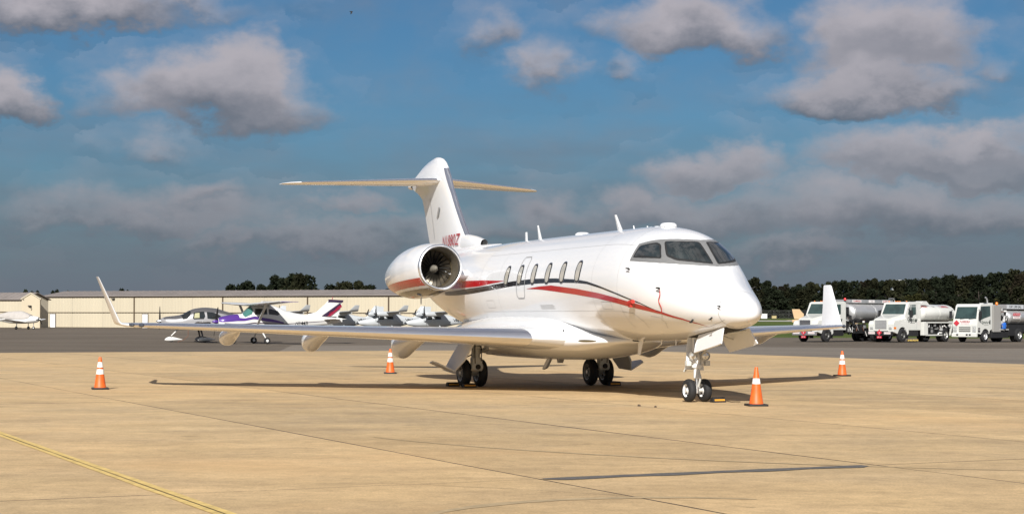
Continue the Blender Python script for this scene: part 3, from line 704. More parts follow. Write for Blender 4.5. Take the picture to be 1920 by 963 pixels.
for sg in (-1, 1):
    tf = lambda u, v: Vector((-14.05-sg*u, sg*(fin_y(-14.05-sg*u, 3.64+v)+.006), 3.64+v+.02*u))
    text_obj('registration_lettering', 'N1880Z', TEXTR, fin, tf, .44, 0, .0, xs=.92)
    decal('fin_vent', [(-15.35, 4.30), (-15.12, 4.60), (-14.98, 4.60), (-15.14, 4.36)], lambda u, v: Vector((u, sg*(fin_y(u, v)+.006), v)), SEAM, fin, .1, .1)
    # rudder hinge line
    decal('rudder_seam', [(-15.62, 3.75), (-16.0, 4.9), (-16.03, 4.9), (-15.65, 3.75)], lambda u, v: Vector((u, sg*(fin_y(u, v)+.004), v)), SEAM, fin, .2, .1)
# ram air scoop at the fin root
SC = Loft(-11.88, [(0, 3.60, 3.36, 3.48, .10), (.3, 3.66, 3.30, 3.48, .15), (.8, 3.74, 3.24, 3.48, .18), (1.4, 3.80, 3.2, 3.48, .17)], 2.2, False)
sc = SC.build('fin_root_scoop', WHITE, fin, 12, 24)
decal('scoop_opening', ellipse(0, 3.48, .055, .095, 18), lambda u, v: Vector((-11.874, u, v)), DARK, fin, 1, 1)
v = []
DF = Loft(-10.6, [(0, 3.44, 3.3, 3.36, .02), (.6, 3.46, 3.2, 3.3, .20), (1.3, 3.47, 3.1, 3.3, .30), (2.5, 3.45, 3.0, 3.25, .34), (4.0, 3.40, 3.0, 3.2, .30), (5.3, 3.30, 3.0, 3.15, .18)], 2.0, False)
DF.build('fin_fillet', WHITE, fin, 24, 28)
# horizontal stabilizer
for sg in (-1, 1):
    wing('stabilizer', [(-14.95, .0, 5.335, 2.5, .085, 0), (-15.05, .2, 5.335, 2.4, .085, 0), (-16.3, 2.0, 5.335, 1.65, .08, 0), (-17.28, 3.42, 5.335, 1.08, .075, 0), (-17.5, 3.66, 5.335, .88, .07, 0), (-17.85, 3.83, 5.335, .45, .05, 0)], jet, WHITE, CHROME, .07, sg, 'stabilizer_leading_edge', (1, 3))
MB().lathe([(0, .09), (.25, .085), (.42, .05), (.5, 0)], (-17.8, 0, 5.36), (-1, 0, 0), 16).build('tail_light_fairing', WHITE, fin, 50)
# landing gear
def wheel(name, c, ro, w, parent, sg=1, hub=.62, rim_m=None):
    """tyre with rim, axis along y"""
    t = MB(); prof = []
    for a in range(0, 13):
        an = math.pi*a/12; prof.append((-w/2*math.cos(an), ro*hub+(ro*(1-hub))*math.sin(an)**.55 if 0 < a < 12 else ro*hub))
    t.lathe(prof, c, (0, 1, 0), 30); ty = t.build('tyre', TYRE, parent, 50)
    r = MB()
    r.lathe([(-w*.30, .0), (-w*.30, ro*.2), (-w*.18, ro*.26), (-w*.2, ro*.5), (-w*.44, ro*.54), (-w*.47, ro*hub*1.0), (w*.47, ro*hub), (w*.44, ro*.54), (w*.2, ro*.5), (w*.18, ro*.26), (w*.30, ro*.2), (w*.30, 0)], c, (0, 1, 0), 24)
    rm = r.build('rim', rim_m or GEARW, parent, 40)
    s = sg
    for k in range(8):
        a = 2*math.pi*k/8; p = Vector(c)+Vector((ro*.38*math.cos(a), s*w*.205, ro*.38*math.sin(a)))
        MB().cyl(p, p+Vector((0, s*.008, 0)), ro*.075, ro*.075, 8).build('rim_hole', DARK, parent, 0)
    return ty
ngear = empty('nose_gear', (0, 0, 0)); ngear.parent = jet
for s in (-1, 1): wheel('w', (0.0, s*.165, .222), .222, .15, ngear, -1, .56, mat('white_rim', (.75, .75, .74), .35))
MB().cyl((0, -.24, .222), (0, .24, .222), .035, .035, 12).build('axle', GEARW, ngear, 40)
MB().cyl((0, 0, .20), (0, 0, .50), .034, .034, 14).cyl((.0, 0, .17), (0, 0, .27), .055, .055, 12).build('piston', CHROME, ngear, 40)
MB().cyl((0, 0, .46), (0, 0, .66), .062, .062, 16).cyl((0, 0, .64), (-.04, 0, 1.35), .08, .075, 16).lathe([(0, .07), (0, .10), (.05, .10), (.05, .07)], (0, 0, .66), n=16).box((-.02, 0, .78), (.12, .26, .10), .02).build('strut', mat('gear_bright_white', (.78, .78, .76), .35), ngear, 40)
MB().tube([(.06, 0, .62), (.16, 0, .46), (.07, 0, .30)], .022).tube([(-.08, .06, .70), (-.2, .06, .52), (-.05, .05, .3)], .018).tube([(-.05, -.05, .78), (-.14, -.12, .66), (-.22, -.16, .58)], .022).build('torque_link', GEARW, ngear, 40)
MB().tube([(-.02, .05, .80), (.55, .12, 1.32)], .028).tube([(-.02, -.05, .80), (.55, -.12, 1.32)], .028).tube([(.05, -.07, 1.2), (.07, -.09, .95), (.09, -.06, .75)], .012).tube([(.05, .07, 1.25), (.09, .05, .95), (.07, .06, .70)], .012).build('drag_brace', STEEL, ngear, 40)
for s in (-1, 1):
    mb = MB(); mb.lathe([(0, .0), (.0, .045), (.05, .085), (.10, .092), (.10, .078)], (.02, s*.135, .885), (1, 0, -.06), 20); lt = mb.build('taxi_light', STEEL, ngear, 40)
    MB().lathe([(.085, .08), (.105, .04), (.108, 0)], (.02, s*.135, .885), (1, 0, -.06), 20).build('taxi_light_lens', mat('lens', (.75, .75, .72), .06, .6), ngear, 40)
    MB().box((.03, s*.20, .74), (.10, .10, .10), .02).build('gear_bracket', GEARW, ngear, 40)
DOORW = mat('door_white', (.76, .76, .75), .35)
def plate(name, quad, t, m, parent):
    """thick quad plate"""
    a = [Vector(p) for p in quad]; n = (a[1]-a[0]).cross(a[-1]-a[0]).normalized()*t/2; k = len(a)
    v = [p+n for p in a]+[p-n for p in a]; f = [tuple(range(k)), tuple(range(2*k-1, k-1, -1))]+[(i, (i+1) % k, k+(i+1) % k, k+i) for i in range(k)]
    return MB().raw(v, f).build(name, m, parent, 0)
# aft door fixed on the strut
plate('gear_door', [(-.16, -.12, 1.22), (-.13, -.17, .74), (-.12, -.20, .62), (-.10, .20, .60), (-.11, .19, .74), (-.14, .13, 1.22)], .02, DOORW, ngear)
# forward doors
plate('gear_door', [(.62, -.27, 1.28), (1.60, -.27, 1.42), (1.76, -.40, 1.14), (1.60, -.40, 1.10), (.72, -.42, .95), (.66, -.36, 1.10)], .022, DOORW, ngear)
plate('gear_door', [(.50, .27, 1.28), (1.56, .27, 1.42), (1.66, .40, 1.14), (1.50, .41, 1.10), (.52, .44, .96), (.48, .36, 1.10)], .022, DOORW, ngear)
MB().tube([(1.45, .27, 1.38), (1.2, .02, 1.32)], .018).build('door_rod', GEARW, ngear, 40); MB().tube([(.9, .30, 1.2), (.85, 0, 1.30)], .015).build('door_rod', GEARW, ngear, 40)
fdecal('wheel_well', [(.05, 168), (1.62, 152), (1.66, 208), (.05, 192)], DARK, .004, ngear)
# main gear
for s in (-1, 1):
    mg = empty('main_gear', (0, 0, 0)); mg.parent = jet
    for e in (-1, 1): wheel('w', (-8.30, s*(1.60+e*.20), .325), .325, .20, mg, -1, .60, mat('grey_rim', (.45, .44, .42), .4, .5))
    MB().cyl((-8.30, s*1.30, .325), (-8.30, s*1.90, .325), .045, .045, 12).build('axle', STEEL, mg, 40)
    MB().cyl((-8.02, s*1.6, .52), (-8.05, s*1.6, 1.2), .085, .11, 16).box((-8.02, s*1.6, .60), (.20, .24, .18), .04).lathe([(0, .09), (.02, .13), (.08, .13), (.10, .09)], (-8.03, s*1.6, .86), n=16).build('strut', GEARW, mg, 40)
    MB().box((-8.14, s*1.6, .42), (.42, .17, .20), .05, Matrix.Rotation(R(-28), 3, 'Y')).lathe([(-.14, .07), (-.12, .1), (.12, .1), (.14, .07)], (-8.0, s*1.6, .47), (0, 1, 0), 16).build('trailing_arm', GEARW, mg, 40)
    MB().lathe([(0, .06), (.03, .06), (.03, .0)], (-7.90, s*1.6, .47), (1, 0, 0), 14).build('axle_cap', DARK, mg, 0)
    MB().cyl((-8.30, s*1.6, .40), (-8.2, s*1.6, .95), .04, .05, 12).build('shock_strut', STEEL, mg, 40)
    MB().tube([(-8.0, s*1.52, .80), (-7.95, s*.95, 1.02)], .035).tube([(-8.05, s*1.52, .84), (-8.05, s*.95, 1.05)], .025).build('side_brace', STEEL, mg, 40)
    MB().tube([(-7.93, s*1.66, 1.1), (-7.90, s*1.68, .8), (-7.92, s*1.66, .55)], .014).tube([(-7.93, s*1.54, 1.1), (-7.88, s*1.52, .85), (-7.9, s*1.52, .6)], .014).tube([(-8.0, s*1.72, .75), (-7.95, s*1.85, .70), (-8.0, s*1.95, .76)], .014).build('brake_hose', BLACKP, mg, 40)
    d = plate('gear_door', [(-7.40, s*1.84, 1.08), (-8.40, s*1.84, 1.08), (-8.50, s*2.08, .62), (-8.44, s*2.22, .40), (-7.75, s*2.22, .37), (-7.48, s*2.08, .62)], .03, DOORW, mg)
    plate('gear_door_tip', [(-8.44, s*2.225, .41), (-7.75, s*2.225, .38), (-7.85, s*2.58, .56), (-8.1, s*2.64, .60), (-8.48, s*2.58, .56)], .03, DOORW, mg)

# ------------------------------------------------------------------ cones
ORANGE = mat('cone_orange', (.70, .12, .016), .5, var=.2, scale=9)
CWHITE = mat('cone_reflective_white', (.76, .75, .72), .45, var=.12, scale=12)
CBASE = mat('cone_black_base', (.018, .017, .017), .6, var=.2, scale=9)
def cone(loc, label, double=True, rz=0.0):
    t = empty('traffic_cone', loc, rz, label, 'traffic cone', 'cones around the jet')
    H, r0, r1 = .71, .128, .030
    rad = lambda z: r0+(r1-r0)*(z-.045)/(H-.045)
    prof = [(.035, r0+.012), (.05, r0), (.25, rad(.25)), (.45, rad(.45)), (H-.01, r1), (H, r1-.004), (H-.004, r1-.012), (H-.15, r1)]
    MB().lathe(prof, n=36).build('body', ORANGE, t, 50)
    cs = ((.335, .445), (.485, .60)) if double else ((.405, .505),)
    for a, b in cs:
        MB().lathe([(a, rad(a)), (a, rad(a)+.004), (b, rad(b)+.004), (b, rad(b))], n=36).build('collar', CWHITE, t, 60)
    mb = MB(); mb.box((0, 0, .021), (.36, .36, .042), .014); mb.build('base', CBASE, t, 30)
cone((-9.05, 38.3, 0), 'orange cone with two white bands standing alone at the far left', True, .3)
cone((-3.49, 50.0, 0), 'orange cone with two white bands behind the starboard wing flap fairing', True, .1)
cone((4.47, 31.85, 0), 'large near orange cone with one white band beside the nose wheel', False, .15)
cone((9.29, 49.0, 0), 'orange cone with two white bands below the far wing tip', True, .5)
# chocks
CH_Y = mat('chock_yellow_stripe', (.65, .30, .03), .5)
def jw(x, y, z=0.0):
    a = R(-69.036); return Vector((3.54+x*math.cos(a)-y*math.sin(a), 33.343+x*math.sin(a)+y*math.cos(a), z))
def chock(x, y, rz, label, L_=.30):
    t = empty('wheel_chock', jw(x, y), R(-69.036)+rz, label, 'wheel chock', 'wheel chocks')
    MB().prism([(-.075, 0), (.075, 0), (.045, .085), (.0, .10), (-.045, .085)], lambda u, v, w: (u, w, v), -L_/2, L_/2).build('block', CBASE, t, 0, bev=.006)
    MB().box((.064, 0, .047), (.004, L_*.82, .035), 0, Matrix.Rotation(R(-19), 3, 'Y')).build('stripe', CH_Y, t, 0)
chock(.26, .32, .1, 'black rubber chock with orange stripe in front of the nose wheels', .28)
chock(-7.93, -1.80, 0, 'orange striped chock under the outer front of the left hand main wheels', .32)
chock(-8.66, -1.95, .1, 'dark chock behind the left hand main wheels', .3)
chock(-7.94, 1.86, .05, 'dark chock with orange stripe at the right hand main wheels', .3)
ROPE = mat('chock_rope', (.05, .035, .02), .9)
o = MB().tube([jw(.3, .47, .03), jw(.34, .56, .012), jw(.30, .66, .01), jw(.36, .75, .01)], .010, 6).build('chock_rope', ROPE, None, 40); tag(o, 'short dark rope lying beside the nose wheel chock', 'rope')

# ------------------------------------------------------------------ hangars
CREAM = mat('cream_metal_siding', (.50, .44, .325), .6, var=.06, scale=.35, rnd=.03, stretch=(1, 1, .12))
CREAM2 = mat('cream_metal_siding_plain', (.53, .47, .36), .65, var=.05, scale=.5)
ROOFM = mat('weathered_metal_roof', (.235, .205, .185), .6, var=.12, scale=.4)
TRIMD = mat('dark_brown_trim', (.075, .05, .028), .7)
DOORP = mat('white_door_paint', (.74, .75, .76), .5)
def ribbed(w, h, pitch=.6, d=.035, rw=.10):
    """vertical ribbed sheet, local x along, y outward(-), z up, base at 0"""
    v = []; f = []; n = max(1, int(w/pitch)); p = w/n; prof = []
    for i in range(n): prof += [(i*p, 0), (i*p+p-rw*1.6, 0), (i*p+p-rw*1.2, -d), (i*p+p-rw*.4, -d)]
    prof.append((w, 0))
    for x, y in prof: v += [(x, y, 0), (x, y, h)]
    for i in range(len(prof)-1): f.append((2*i, 2*i+2, 2*i+3, 2*i+1))
    return v, f
def hangar(name, x0, y0, ang, length, eave, ridge, depth, posts, doors, label, cat='hangar'):
    t = empty(name, (x0, y0, 0), ang, label, cat)
    mid = 2.42
    # body behind the siding and end walls
    MB().prism([(0.02, 0), (depth, 0), (depth, eave), (depth/2, ridge-.05), (0.02, eave)], lambda u, v, w: (w, u, v), .02, length-.02).build('wall', CREAM2, t, 0)
    edges = [0]+[p for p in posts if 0 < p < length]+[length]
    for a, b in zip(edges[:-1], edges[1:]):
        for z0, z1 in ((.05, mid-.05), (mid+.05, eave-.12)):
            k = max(1, round((b-a)/6.5)); w = (b-a)/k
            for i in range(k):
                v, f = ribbed(w-.12, z1-z0); mb = MB().raw(v, f)
                o = mb.build('door_panel', CREAM, t, 0, recalc=False); o.location = (a+i*w+.06, -.03, z0)
    for p in edges: MB().box((p, -.06, eave/2-.05), (.22, .10, eave-.1), .01).build('post', TRIMD, t, 0)
    MB().box((length/2, -.085, mid), (length, .10, .10)).build('girt', TRIMD, t, 0)
    MB().box((length/2, -.10, eave-.02), (length+.3, .16, .20)).build('gutter', TRIMD, t, 0)
    MB().box((length/2, -.045, .03), (length, .06, .06)).build('sill', TRIMD, t, 0)
    ov = .35
    pts = [(-ov, eave+.02), (depth/2, ridge), (depth+ov, eave+.02), (depth+ov, eave+.12), (depth/2, ridge+.10), (-ov, eave+.12)]
    rf = MB().prism(pts, lambda u, v, w: (w, u, v), -.3, length+.3).build('roof', ROOFM, t, 0)
    n = int(length/1.2)
    mb = MB()
    sl = (ridge-eave)/(depth/2+ov)*1.0
    for i in range(n):
        x = (i+.5)*length/n; mb.raw([(x-.03, -ov, eave+.125), (x+.03, -ov, eave+.125), (x+.03, depth/2, ridge+.125), (x-.03, depth/2, ridge+.125), (x, -ov, eave+.165), (x, depth/2, ridge+.165)], [(0, 4, 5, 3), (4, 1, 2, 5), (0, 1, 4)])
    o = mb.build('roof_seams', ROOFM, rf, 0); tag(o, kind='stuff')
    for p in doors:
        d = MB().box((p, -.14, 1.08), (1.02, .06, 2.14), .01).build('door', DOORP, t, 0)
        for e in (-.22, .18): MB().box((p+e, -.174, 1.78), (.14, .008, .10)).build('door_sign', SEAM, d, 0)
        MB().lathe([(0, .04), (.05, .04), (.05, 0)], (p+.4, -.17, 1.0), (0, -1, 0), 10).build('handle', STEEL, d, 0)
        for e in (-.56, .56): MB().box((p+e, -.10, 1.09), (.07, .12, 2.2)).build('door_frame', TRIMD, d, 0)
        MB().box((p, -.10, 2.20), (1.2, .12, .06)).build('door_frame', TRIMD, d, 0)
    return t
HA = math.atan2(-.44, .898); HO = (-76.5, 284.0)
def hang_t(u, o=HO, a=HA):
    k = (u-960)/3266.5; return (o[1]*k-o[0])/(math.cos(a)-math.sin(a)*k)
h1 = hangar('long_hangar', HO[0], HO[1], HA, hang_t(905), 4.95, 5.85, 11, [hang_t(u) for u in (252, 418, 577, 729, 870)], [hang_t(u) for u in (100, 273, 439, 746)], 'long cream metal hangar with brown gutter and white doors behind the small planes')
LAMP = mat('lamp_housing', (.05, .05, .05), .5)
for u in (214,):
    MB().box((hang_t(u), -.25, 4.62), (.5, .4, .16), .03).build('flood_light', LAMP, h1, 0)
# second hangar further left, its gable end turned to the camera
ga = math.atan2(-.44, .898)
gx, gy = (44-960)/3266.5*266, 266
h2 = hangar('gabled_hangar', gx-60*math.cos(ga), gy-60*math.sin(ga), ga, 60, 4.25, 5.35, 5.6, [15, 30, 45], [54, 39], 'cream metal hangar with small gable end at the far left edge')
gb = R(9)-ga
def gbf(u, v, w):
    return (60+u*math.cos(gb)-w*math.sin(gb), u*math.sin(gb)+w*math.cos(gb)-.4, v)
MB().prism([(0.0, 0), (2.7, 0), (2.7, 4.35), (1.35, 5.2), (0.0, 4.35)], gbf, 0, 1.2).build('gable_wall', mat('tan_gable_siding', (.52, .44, .31), .65, var=.06, scale=.6), h2, 0)
MB().prism([(-.15, 4.28), (1.35, 5.22), (2.85, 4.28), (2.85, 4.46), (1.35, 5.40), (-.15, 4.46)], gbf, -.12, 1.2).build('gable_trim', CREAM, h2, 0)
MB().box(gbf(1.2, 3.35, -.2), (.4, .4, .16), .03).tube([gbf(1.2, 3.3, -.1), gbf(1.45, 3.1, -.3), gbf(1.4, 2.7, -.1)], .03).build('wall_lamp', LAMP, h2, 0)

# ------------------------------------------------------------------ light aircraft
TWHITE = mat('small_plane_white', (.70, .69, .66), .3, 0, .4, var=.03, scale=1)
PURP = mat('purple_paint', (.09, .035, .24), .28, .1, .5)
DPURP = mat('dark_purple_paint', (.035, .018, .05), .35, 0, .4)
CRIM = mat('crimson_paint', (.26, .012, .04), .35, 0, .4)
CGREY = mat('graphite_metallic', (.17, .165, .165), .32, .55, .5)
CLITE = mat('silver_grey_paint', (.36, .35, .35), .32, .3, .5)
PGREY = mat('pale_grey_aircraft_paint', (.46, .48, .49), .35, 0, .3, var=.03, scale=1)
TANP = mat('tan_aircraft_paint', (.60, .42, .25), .4, 0, .2)
LGLASS = mat('small_plane_glass', (.02, .022, .022), .08, 0, .4)
TEALG = mat('teal_windshield', (.06, .17, .15), .08, 0, .5)
CREAMW = mat('painted_glint_cream', (.42, .40, .24), .15, 0, .4)
CANVAS = mat('canvas_cover', (.42, .39, .36), .9, var=.08, scale=2.5, bump=.4, bscale=6)
PROPB = mat('propeller_black', (.015, .015, .016), .4)
def prop(parent, c, n, r, hubm, a0=90, ax=(1, 0, 0)):
    MB().lathe([(-.12, .11), (0, .12), (.12, .09), (.24, .03), (.26, 0)], c, ax, 16).build('spinner', hubm, parent, 60)
    for k in range(n):
        a = R(a0+360*k/n); q = Vector((0, math.cos(a), math.sin(a))); s = Vector((0, -math.sin(a), math.cos(a))); C = Vector(c); v = []
        for d, w, tw in ((.08, .05, .9), (.3, .075, .6), (.65, .065, .35), (.93, .045, .2), (1.0, .012, .2)):
            for e in (-1, 1): v += [C+q*d*r+s*(e*w*math.cos(tw))+Vector((e*w*math.sin(tw)+.012, 0, 0)), C+q*d*r+s*(e*w*math.cos(tw))+Vector((e*w*math.sin(tw)-.012, 0, 0))]
        f = []
        for i in range(4):
            b = 4*i; f += [(b, b+2, b+6, b+4), (b+1, b+5, b+7, b+3), (b, b+4, b+5, b+1), (b+2, b+3, b+7, b+6)]
        MB().raw(v, f).build('propeller_blade', PROPB, parent, 40)
def small_wheel(parent, c, r=.18, w=.14, pant=None):
    MB().lathe([(-w/2, r*.5), (-w/2, r*.85), (-w*.3, r), (w*.3, r), (w/2, r*.85), (w/2, r*.5)], c, (0, 1, 0), 20).build('wheel', TYRE, parent, 40)
    MB().lathe([(-w*.52, 0), (-w*.52, r*.42), (w*.52, r*.42), (w*.52, 0)], c, (0, 1, 0), 16).build('hub', CWHITE, parent, 40)
    if pant:
        L_ = Loft(.42, [(0, r*.9, r*.7, r*.8, .02), (.12, r*1.6, .07, r*.9, .09), (.4, r*2.0, .05, r*.9, .125), (.75, r*1.6, .1, r*.9, .09), (1.15, r*1.0, r*.8, r*.9, .015)], 2, False)
        o = L_.build('wheel_fairing', pant, parent, 14, 16); o.location = (c[0], c[1], c[2]-r)
def tail_fin(parent, pts, t, m, name='tail_fin'):
    """pts: (x_le, z, chord) from root to tip"""
    rows = []
    for xl, z, c in pts:
        p, _ = foil(t/c if c > .3 else .1, .08, 5); rows.append([(xl-u*c, w*c, z) for u, w in p])
    q = len(rows[0]); f = [(a*q+b, a*q+b+1, (a+1)*q+b+1, (a+1)*q+b) for a in range(len(rows)-1) for b in range(q-1)]+[tuple((len(rows)-1)*q+i for i in range(q))]
    return MB().raw([p for r in rows for p in r], f).build(name, m, parent, 50)
def place(gx, gy, lx, ly, rz):
    """world origin so that local (lx,ly) stands on world (gx,gy)"""
    return (gx-(lx*math.cos(rz)-ly*math.sin(rz)), gy-(lx*math.sin(rz)+ly*math.cos(rz)), 0)
def pdecal(lf, name, poly, m, off, parent): return decal(name, [(x, R(t)) for x, t in poly], lambda u, v: lf.pt(u, v, off), m, parent, .15, .12)

# grey low wing single
rz = math.pi+R(14)
p = empty('low_wing_plane', place(-22.4, 114.5, -.95, 0, rz), rz, 'graphite grey low wing propeller plane with white wheel fairings behind the jet wing', 'airplane')
CF = Loft(-.30, [(0, 1.55, 1.12, 1.34, .20), (.25, 1.64, .95, 1.30, .40), (.9, 1.72, .82, 1.26, .54), (1.35, 1.80, .80, 1.26, .58), (1.75, 2.03, .80, 1.3, .60), (2.2, 2.20, .80, 1.3, .62), (2.8, 2.27, .80, 1.3, .63), (3.5, 2.22, .82, 1.3, .60), (4.2, 2.02, .88, 1.3, .50), (5.0, 1.80, 1.0, 1.35, .34), (6.2, 1.66, 1.16, 1.4, .18), (7.3, 1.60, 1.30, 1.45, .06)], 2.3, False)
CF.build('fuselage', CLITE, p, 44, 36)
pdecal(CF, 'cabin_roof_paint', [(-1.25, -62), (-1.9, -55), (-2.6, -50), (-4.2, -48), (-7.0, -50), (-7.0, 50), (-4.2, 48), (-2.6, 50), (-1.9, 55), (-1.25, 62), (-.45, 55), (-.45, -55)], CGREY, .005, p)
for sg in (1, -1):
    mk = lambda a: [(x, sg*t) for x, t in a]
    pdecal(CF, 'windshield', mk([(-1.50, 3), (-1.62, 45), (-1.68, 70), (-1.95, 73), (-2.14, 60), (-2.2, 40), (-2.12, 3)]), LGLASS, .012, p)
    pdecal(CF, 'door_window', mk([(-2.38, 46), (-2.32, 76), (-2.40, 80), (-3.02, 80), (-3.12, 70), (-3.05, 46)]), LGLASS, .012, p)
    pdecal(CF, 'painted_window_glint', mk([(-2.45, 52), (-2.40, 75), (-2.75, 75), (-2.75, 52)]), CREAMW, .016, p)  # glint painted as a cream patch over the door glass
    pdecal(CF, 'rear_window', mk([(-3.22, 48), (-3.26, 78), (-3.6, 80), (-4.3, 78), (-4.1, 62), (-3.7, 50)]), LGLASS, .012, p)
    wing('wing', [(-1.95, .4, .92, 1.45, .15, 0), (-2.05, 3.0, 1.10, 1.25, .14, 0), (-2.2, 5.7, 1.32, .9, .12, 0), (-2.35, 5.85, 1.34, .6, .08, 0)], p, CLITE, None, .08, sg)
    wing('stabilizer', [(-6.6, .05, 1.55, .8, .1, 0), (-6.85, 1.9, 1.58, .55, .1, 0)], p, CLITE, None, .08, sg)
    small_wheel(p, (-3.0, sg*1.55, .19), .19, .15, TWHITE if sg > 0 else CLITE)
    MB().cyl((-2.9, sg*1.5, .38), (-2.75, sg*1.1, 1.0), .05, .08, 10).build('gear_leg', CGREY, p, 40)
tail_fin(p, [(-5.9, 1.55, 1.6), (-6.35, 2.0, 1.1), (-6.85, 2.72, .68)], .12, CLITE)
small_wheel(p, (-.95, 0, .18), .18, .13, TWHITE); MB().cyl((-.95, 0, .40), (-1.45, 0, .90), .035, .05, 10).build('gear_leg', TWHITE, p, 40)
prop(p, (-.22, 0, 1.36), 3, .98, CHROME, 93)
MB().tube([(-2.0, 1.0, .85), (-1.98, 1.05, .4), (-1.7, 1.1, .15), (-1.3, 1.15, .02)], .012, 6).build('ground_wire', mat('rusty_cable', (.2, .07, .03), .8), p, 40)

# high wing single, purple nose; and a tan one of the same kind by the grass
def high_wing(gx, gy, a, label, main, nose, trim, reg, name='high_wing_plane', glass=None, group=None):
    rz = math.pi+R(a); p = empty(name, place(gx, gy, -1.3, 0, rz), rz, label, 'airplane', group)
    F = Loft(-.28, [(0, 1.56, 1.12, 1.34, .28), (.3, 1.68, .95, 1.3, .46), (1.0, 1.80, .80, 1.28, .54), (1.55, 1.86, .74, 1.3, .56), (1.9, 2.15, .72, 1.35, .58), (2.25, 2.40, .72, 1.4, .58), (3.2, 2.42, .72, 1.4, .58), (3.8, 2.30, .76, 1.4, .55), (4.5, 2.02, .86, 1.35, .46), (5.8, 1.80, 1.02, 1.4, .30), (7.3, 1.66, 1.20, 1.45, .14), (8.2, 1.60, 1.34, 1.46, .04)], 2.6, False)
    F.build('fuselage', main, p, 48, 36)
    if nose: pdecal(F, 'cowl_paint', [(-.30, -89), (-1.4, -82), (-2.4, -86), (-4.4, -97), (-4.4, -92), (-2.2, -76), (-1.55, -60), (-1.5, 0), (-1.55, 60), (-2.2, 76), (-4.4, 92), (-4.4, 97), (-2.4, 86), (-1.4, 82), (-.30, 89)], nose, .006, p)
    for sg in (1, -1):
        mk = lambda q: [(x, sg*t) for x, t in q]
        pdecal(F, 'windshield', mk([(-1.86, 2), (-1.80, 40), (-1.90, 62), (-2.32, 66), (-2.42, 52), (-2.36, 30), (-2.36, 2)]), glass or LGLASS, .012, p)
        pdecal(F, 'door_window', mk([(-2.55, 46), (-2.50, 72), (-3.3, 72), (-3.3, 46)]), LGLASS, .012, p)
        pdecal(F, 'rear_window', mk([(-3.42, 48), (-3.42, 72), (-4.0, 73), (-4.15, 66), (-4.0, 52)]), LGLASS, .012, p)
        if trim:
            pdecal(F, 'side_stripe', mk([(-.6, 97), (-2, 98), (-4.4, 101), (-7.6, 98), (-7.6, 92), (-4.4, 97), (-2, 93), (-.6, 91)]), trim, .006, p)
        wing('wing', [(-1.98, .0, 2.40, 1.63, .12, 0), (-1.98, 2.6, 2.47, 1.63, .12, 0), (-2.2, 5.35, 2.55, 1.15, .11, 0), (-2.32, 5.6, 2.57, .85, .07, 0)], p, main, None, .08, sg)
        if nose: pass
        MB().box((-2.55, sg*1.6, 1.68), (.16, .035, 2.35), .012, Matrix.Rotation(R(sg*-52.5), 3, 'X')).build('wing_strut', main, p, 0)
        small_wheel(p, (-3.05, sg*1.28, .2), .2, .15); MB().cyl((-3.05, sg*1.24, .24), (-2.95, sg*.45, .85), .03, .06, 10).build('gear_leg', main, p, 40)
        wing('stabilizer', [(-7.15, .05, 1.52, 1.15, .1, 0), (-7.35, 1.8, 1.55, .75, .09, 0)], p, main, None, .08, sg)
    fin_ = tail_fin(p, [(-5.6, 1.70, 2.6), (-6.75, 1.98, 1.55), (-7.35, 2.50, 1.10), (-7.55, 2.72, .95)], .12, main)
    if trim:
        for sg in (1, -1):
            for nm, m_, d in (('fin_stripe', DPURP, 0), ('fin_stripe', CRIM, .22)):
                q = [(-7.05-d, 1.72), (-7.45-d, 1.72), (-8.36-d*.35, 2.45-d*.6), (-8.32-d*.2, 2.58-d*.4)]
                decal(nm, q, lambda u, v: Vector((u, sg*(.075+.012), v)), m_, fin_, .3, .3)
        MB().prism([(-7.5, 2.60), (-8.52, 2.60), (-8.54, 2.74), (-7.58, 2.78)], lambda u, v, w: (u, w, v), -.07, .07).build('fin_cap', DPURP, fin_, 0)
        MB().cyl((-7.8, 0, 2.76), (-7.85, 0, 2.95), .025, .02, 8).build('beacon', CRIM, fin_, 40)
        for sg in (1, -1): MB().box((-2.95, sg*5.45, 2.56), (1.05, .5, .03), .008).build('wing_tip_stripe', PURP, p, 0)
    small_wheel(p, (-1.3, 0, .19), .19, .14); MB().cyl((-1.3, 0, .22), (-1.2, 0, .95), .035, .045, 10).build('gear_leg', main, p, 40)
    prop(p, (-.2, 0, 1.36), 2, .98, nose or main, 65)
    if reg:
        for sg in (1, -1): text_obj('registration_lettering', reg, BLACKT, p, lambda u, v: Vector((-5.6-sg*u, sg*(.40), 1.27+v)), .30, 0, .004)
    return p
high_wing(-17.2, 107.5, 27, 'white high wing propeller plane with purple nose and striped tail fin', TWHITE, PURP, DPURP, 'N1447', glass=TEALG)
high_wing(36.0, 186.0, 180+24, 'tan high wing plane partly hidden behind the silver tank truck', TANP, None, None, None, glass=LGLASS)

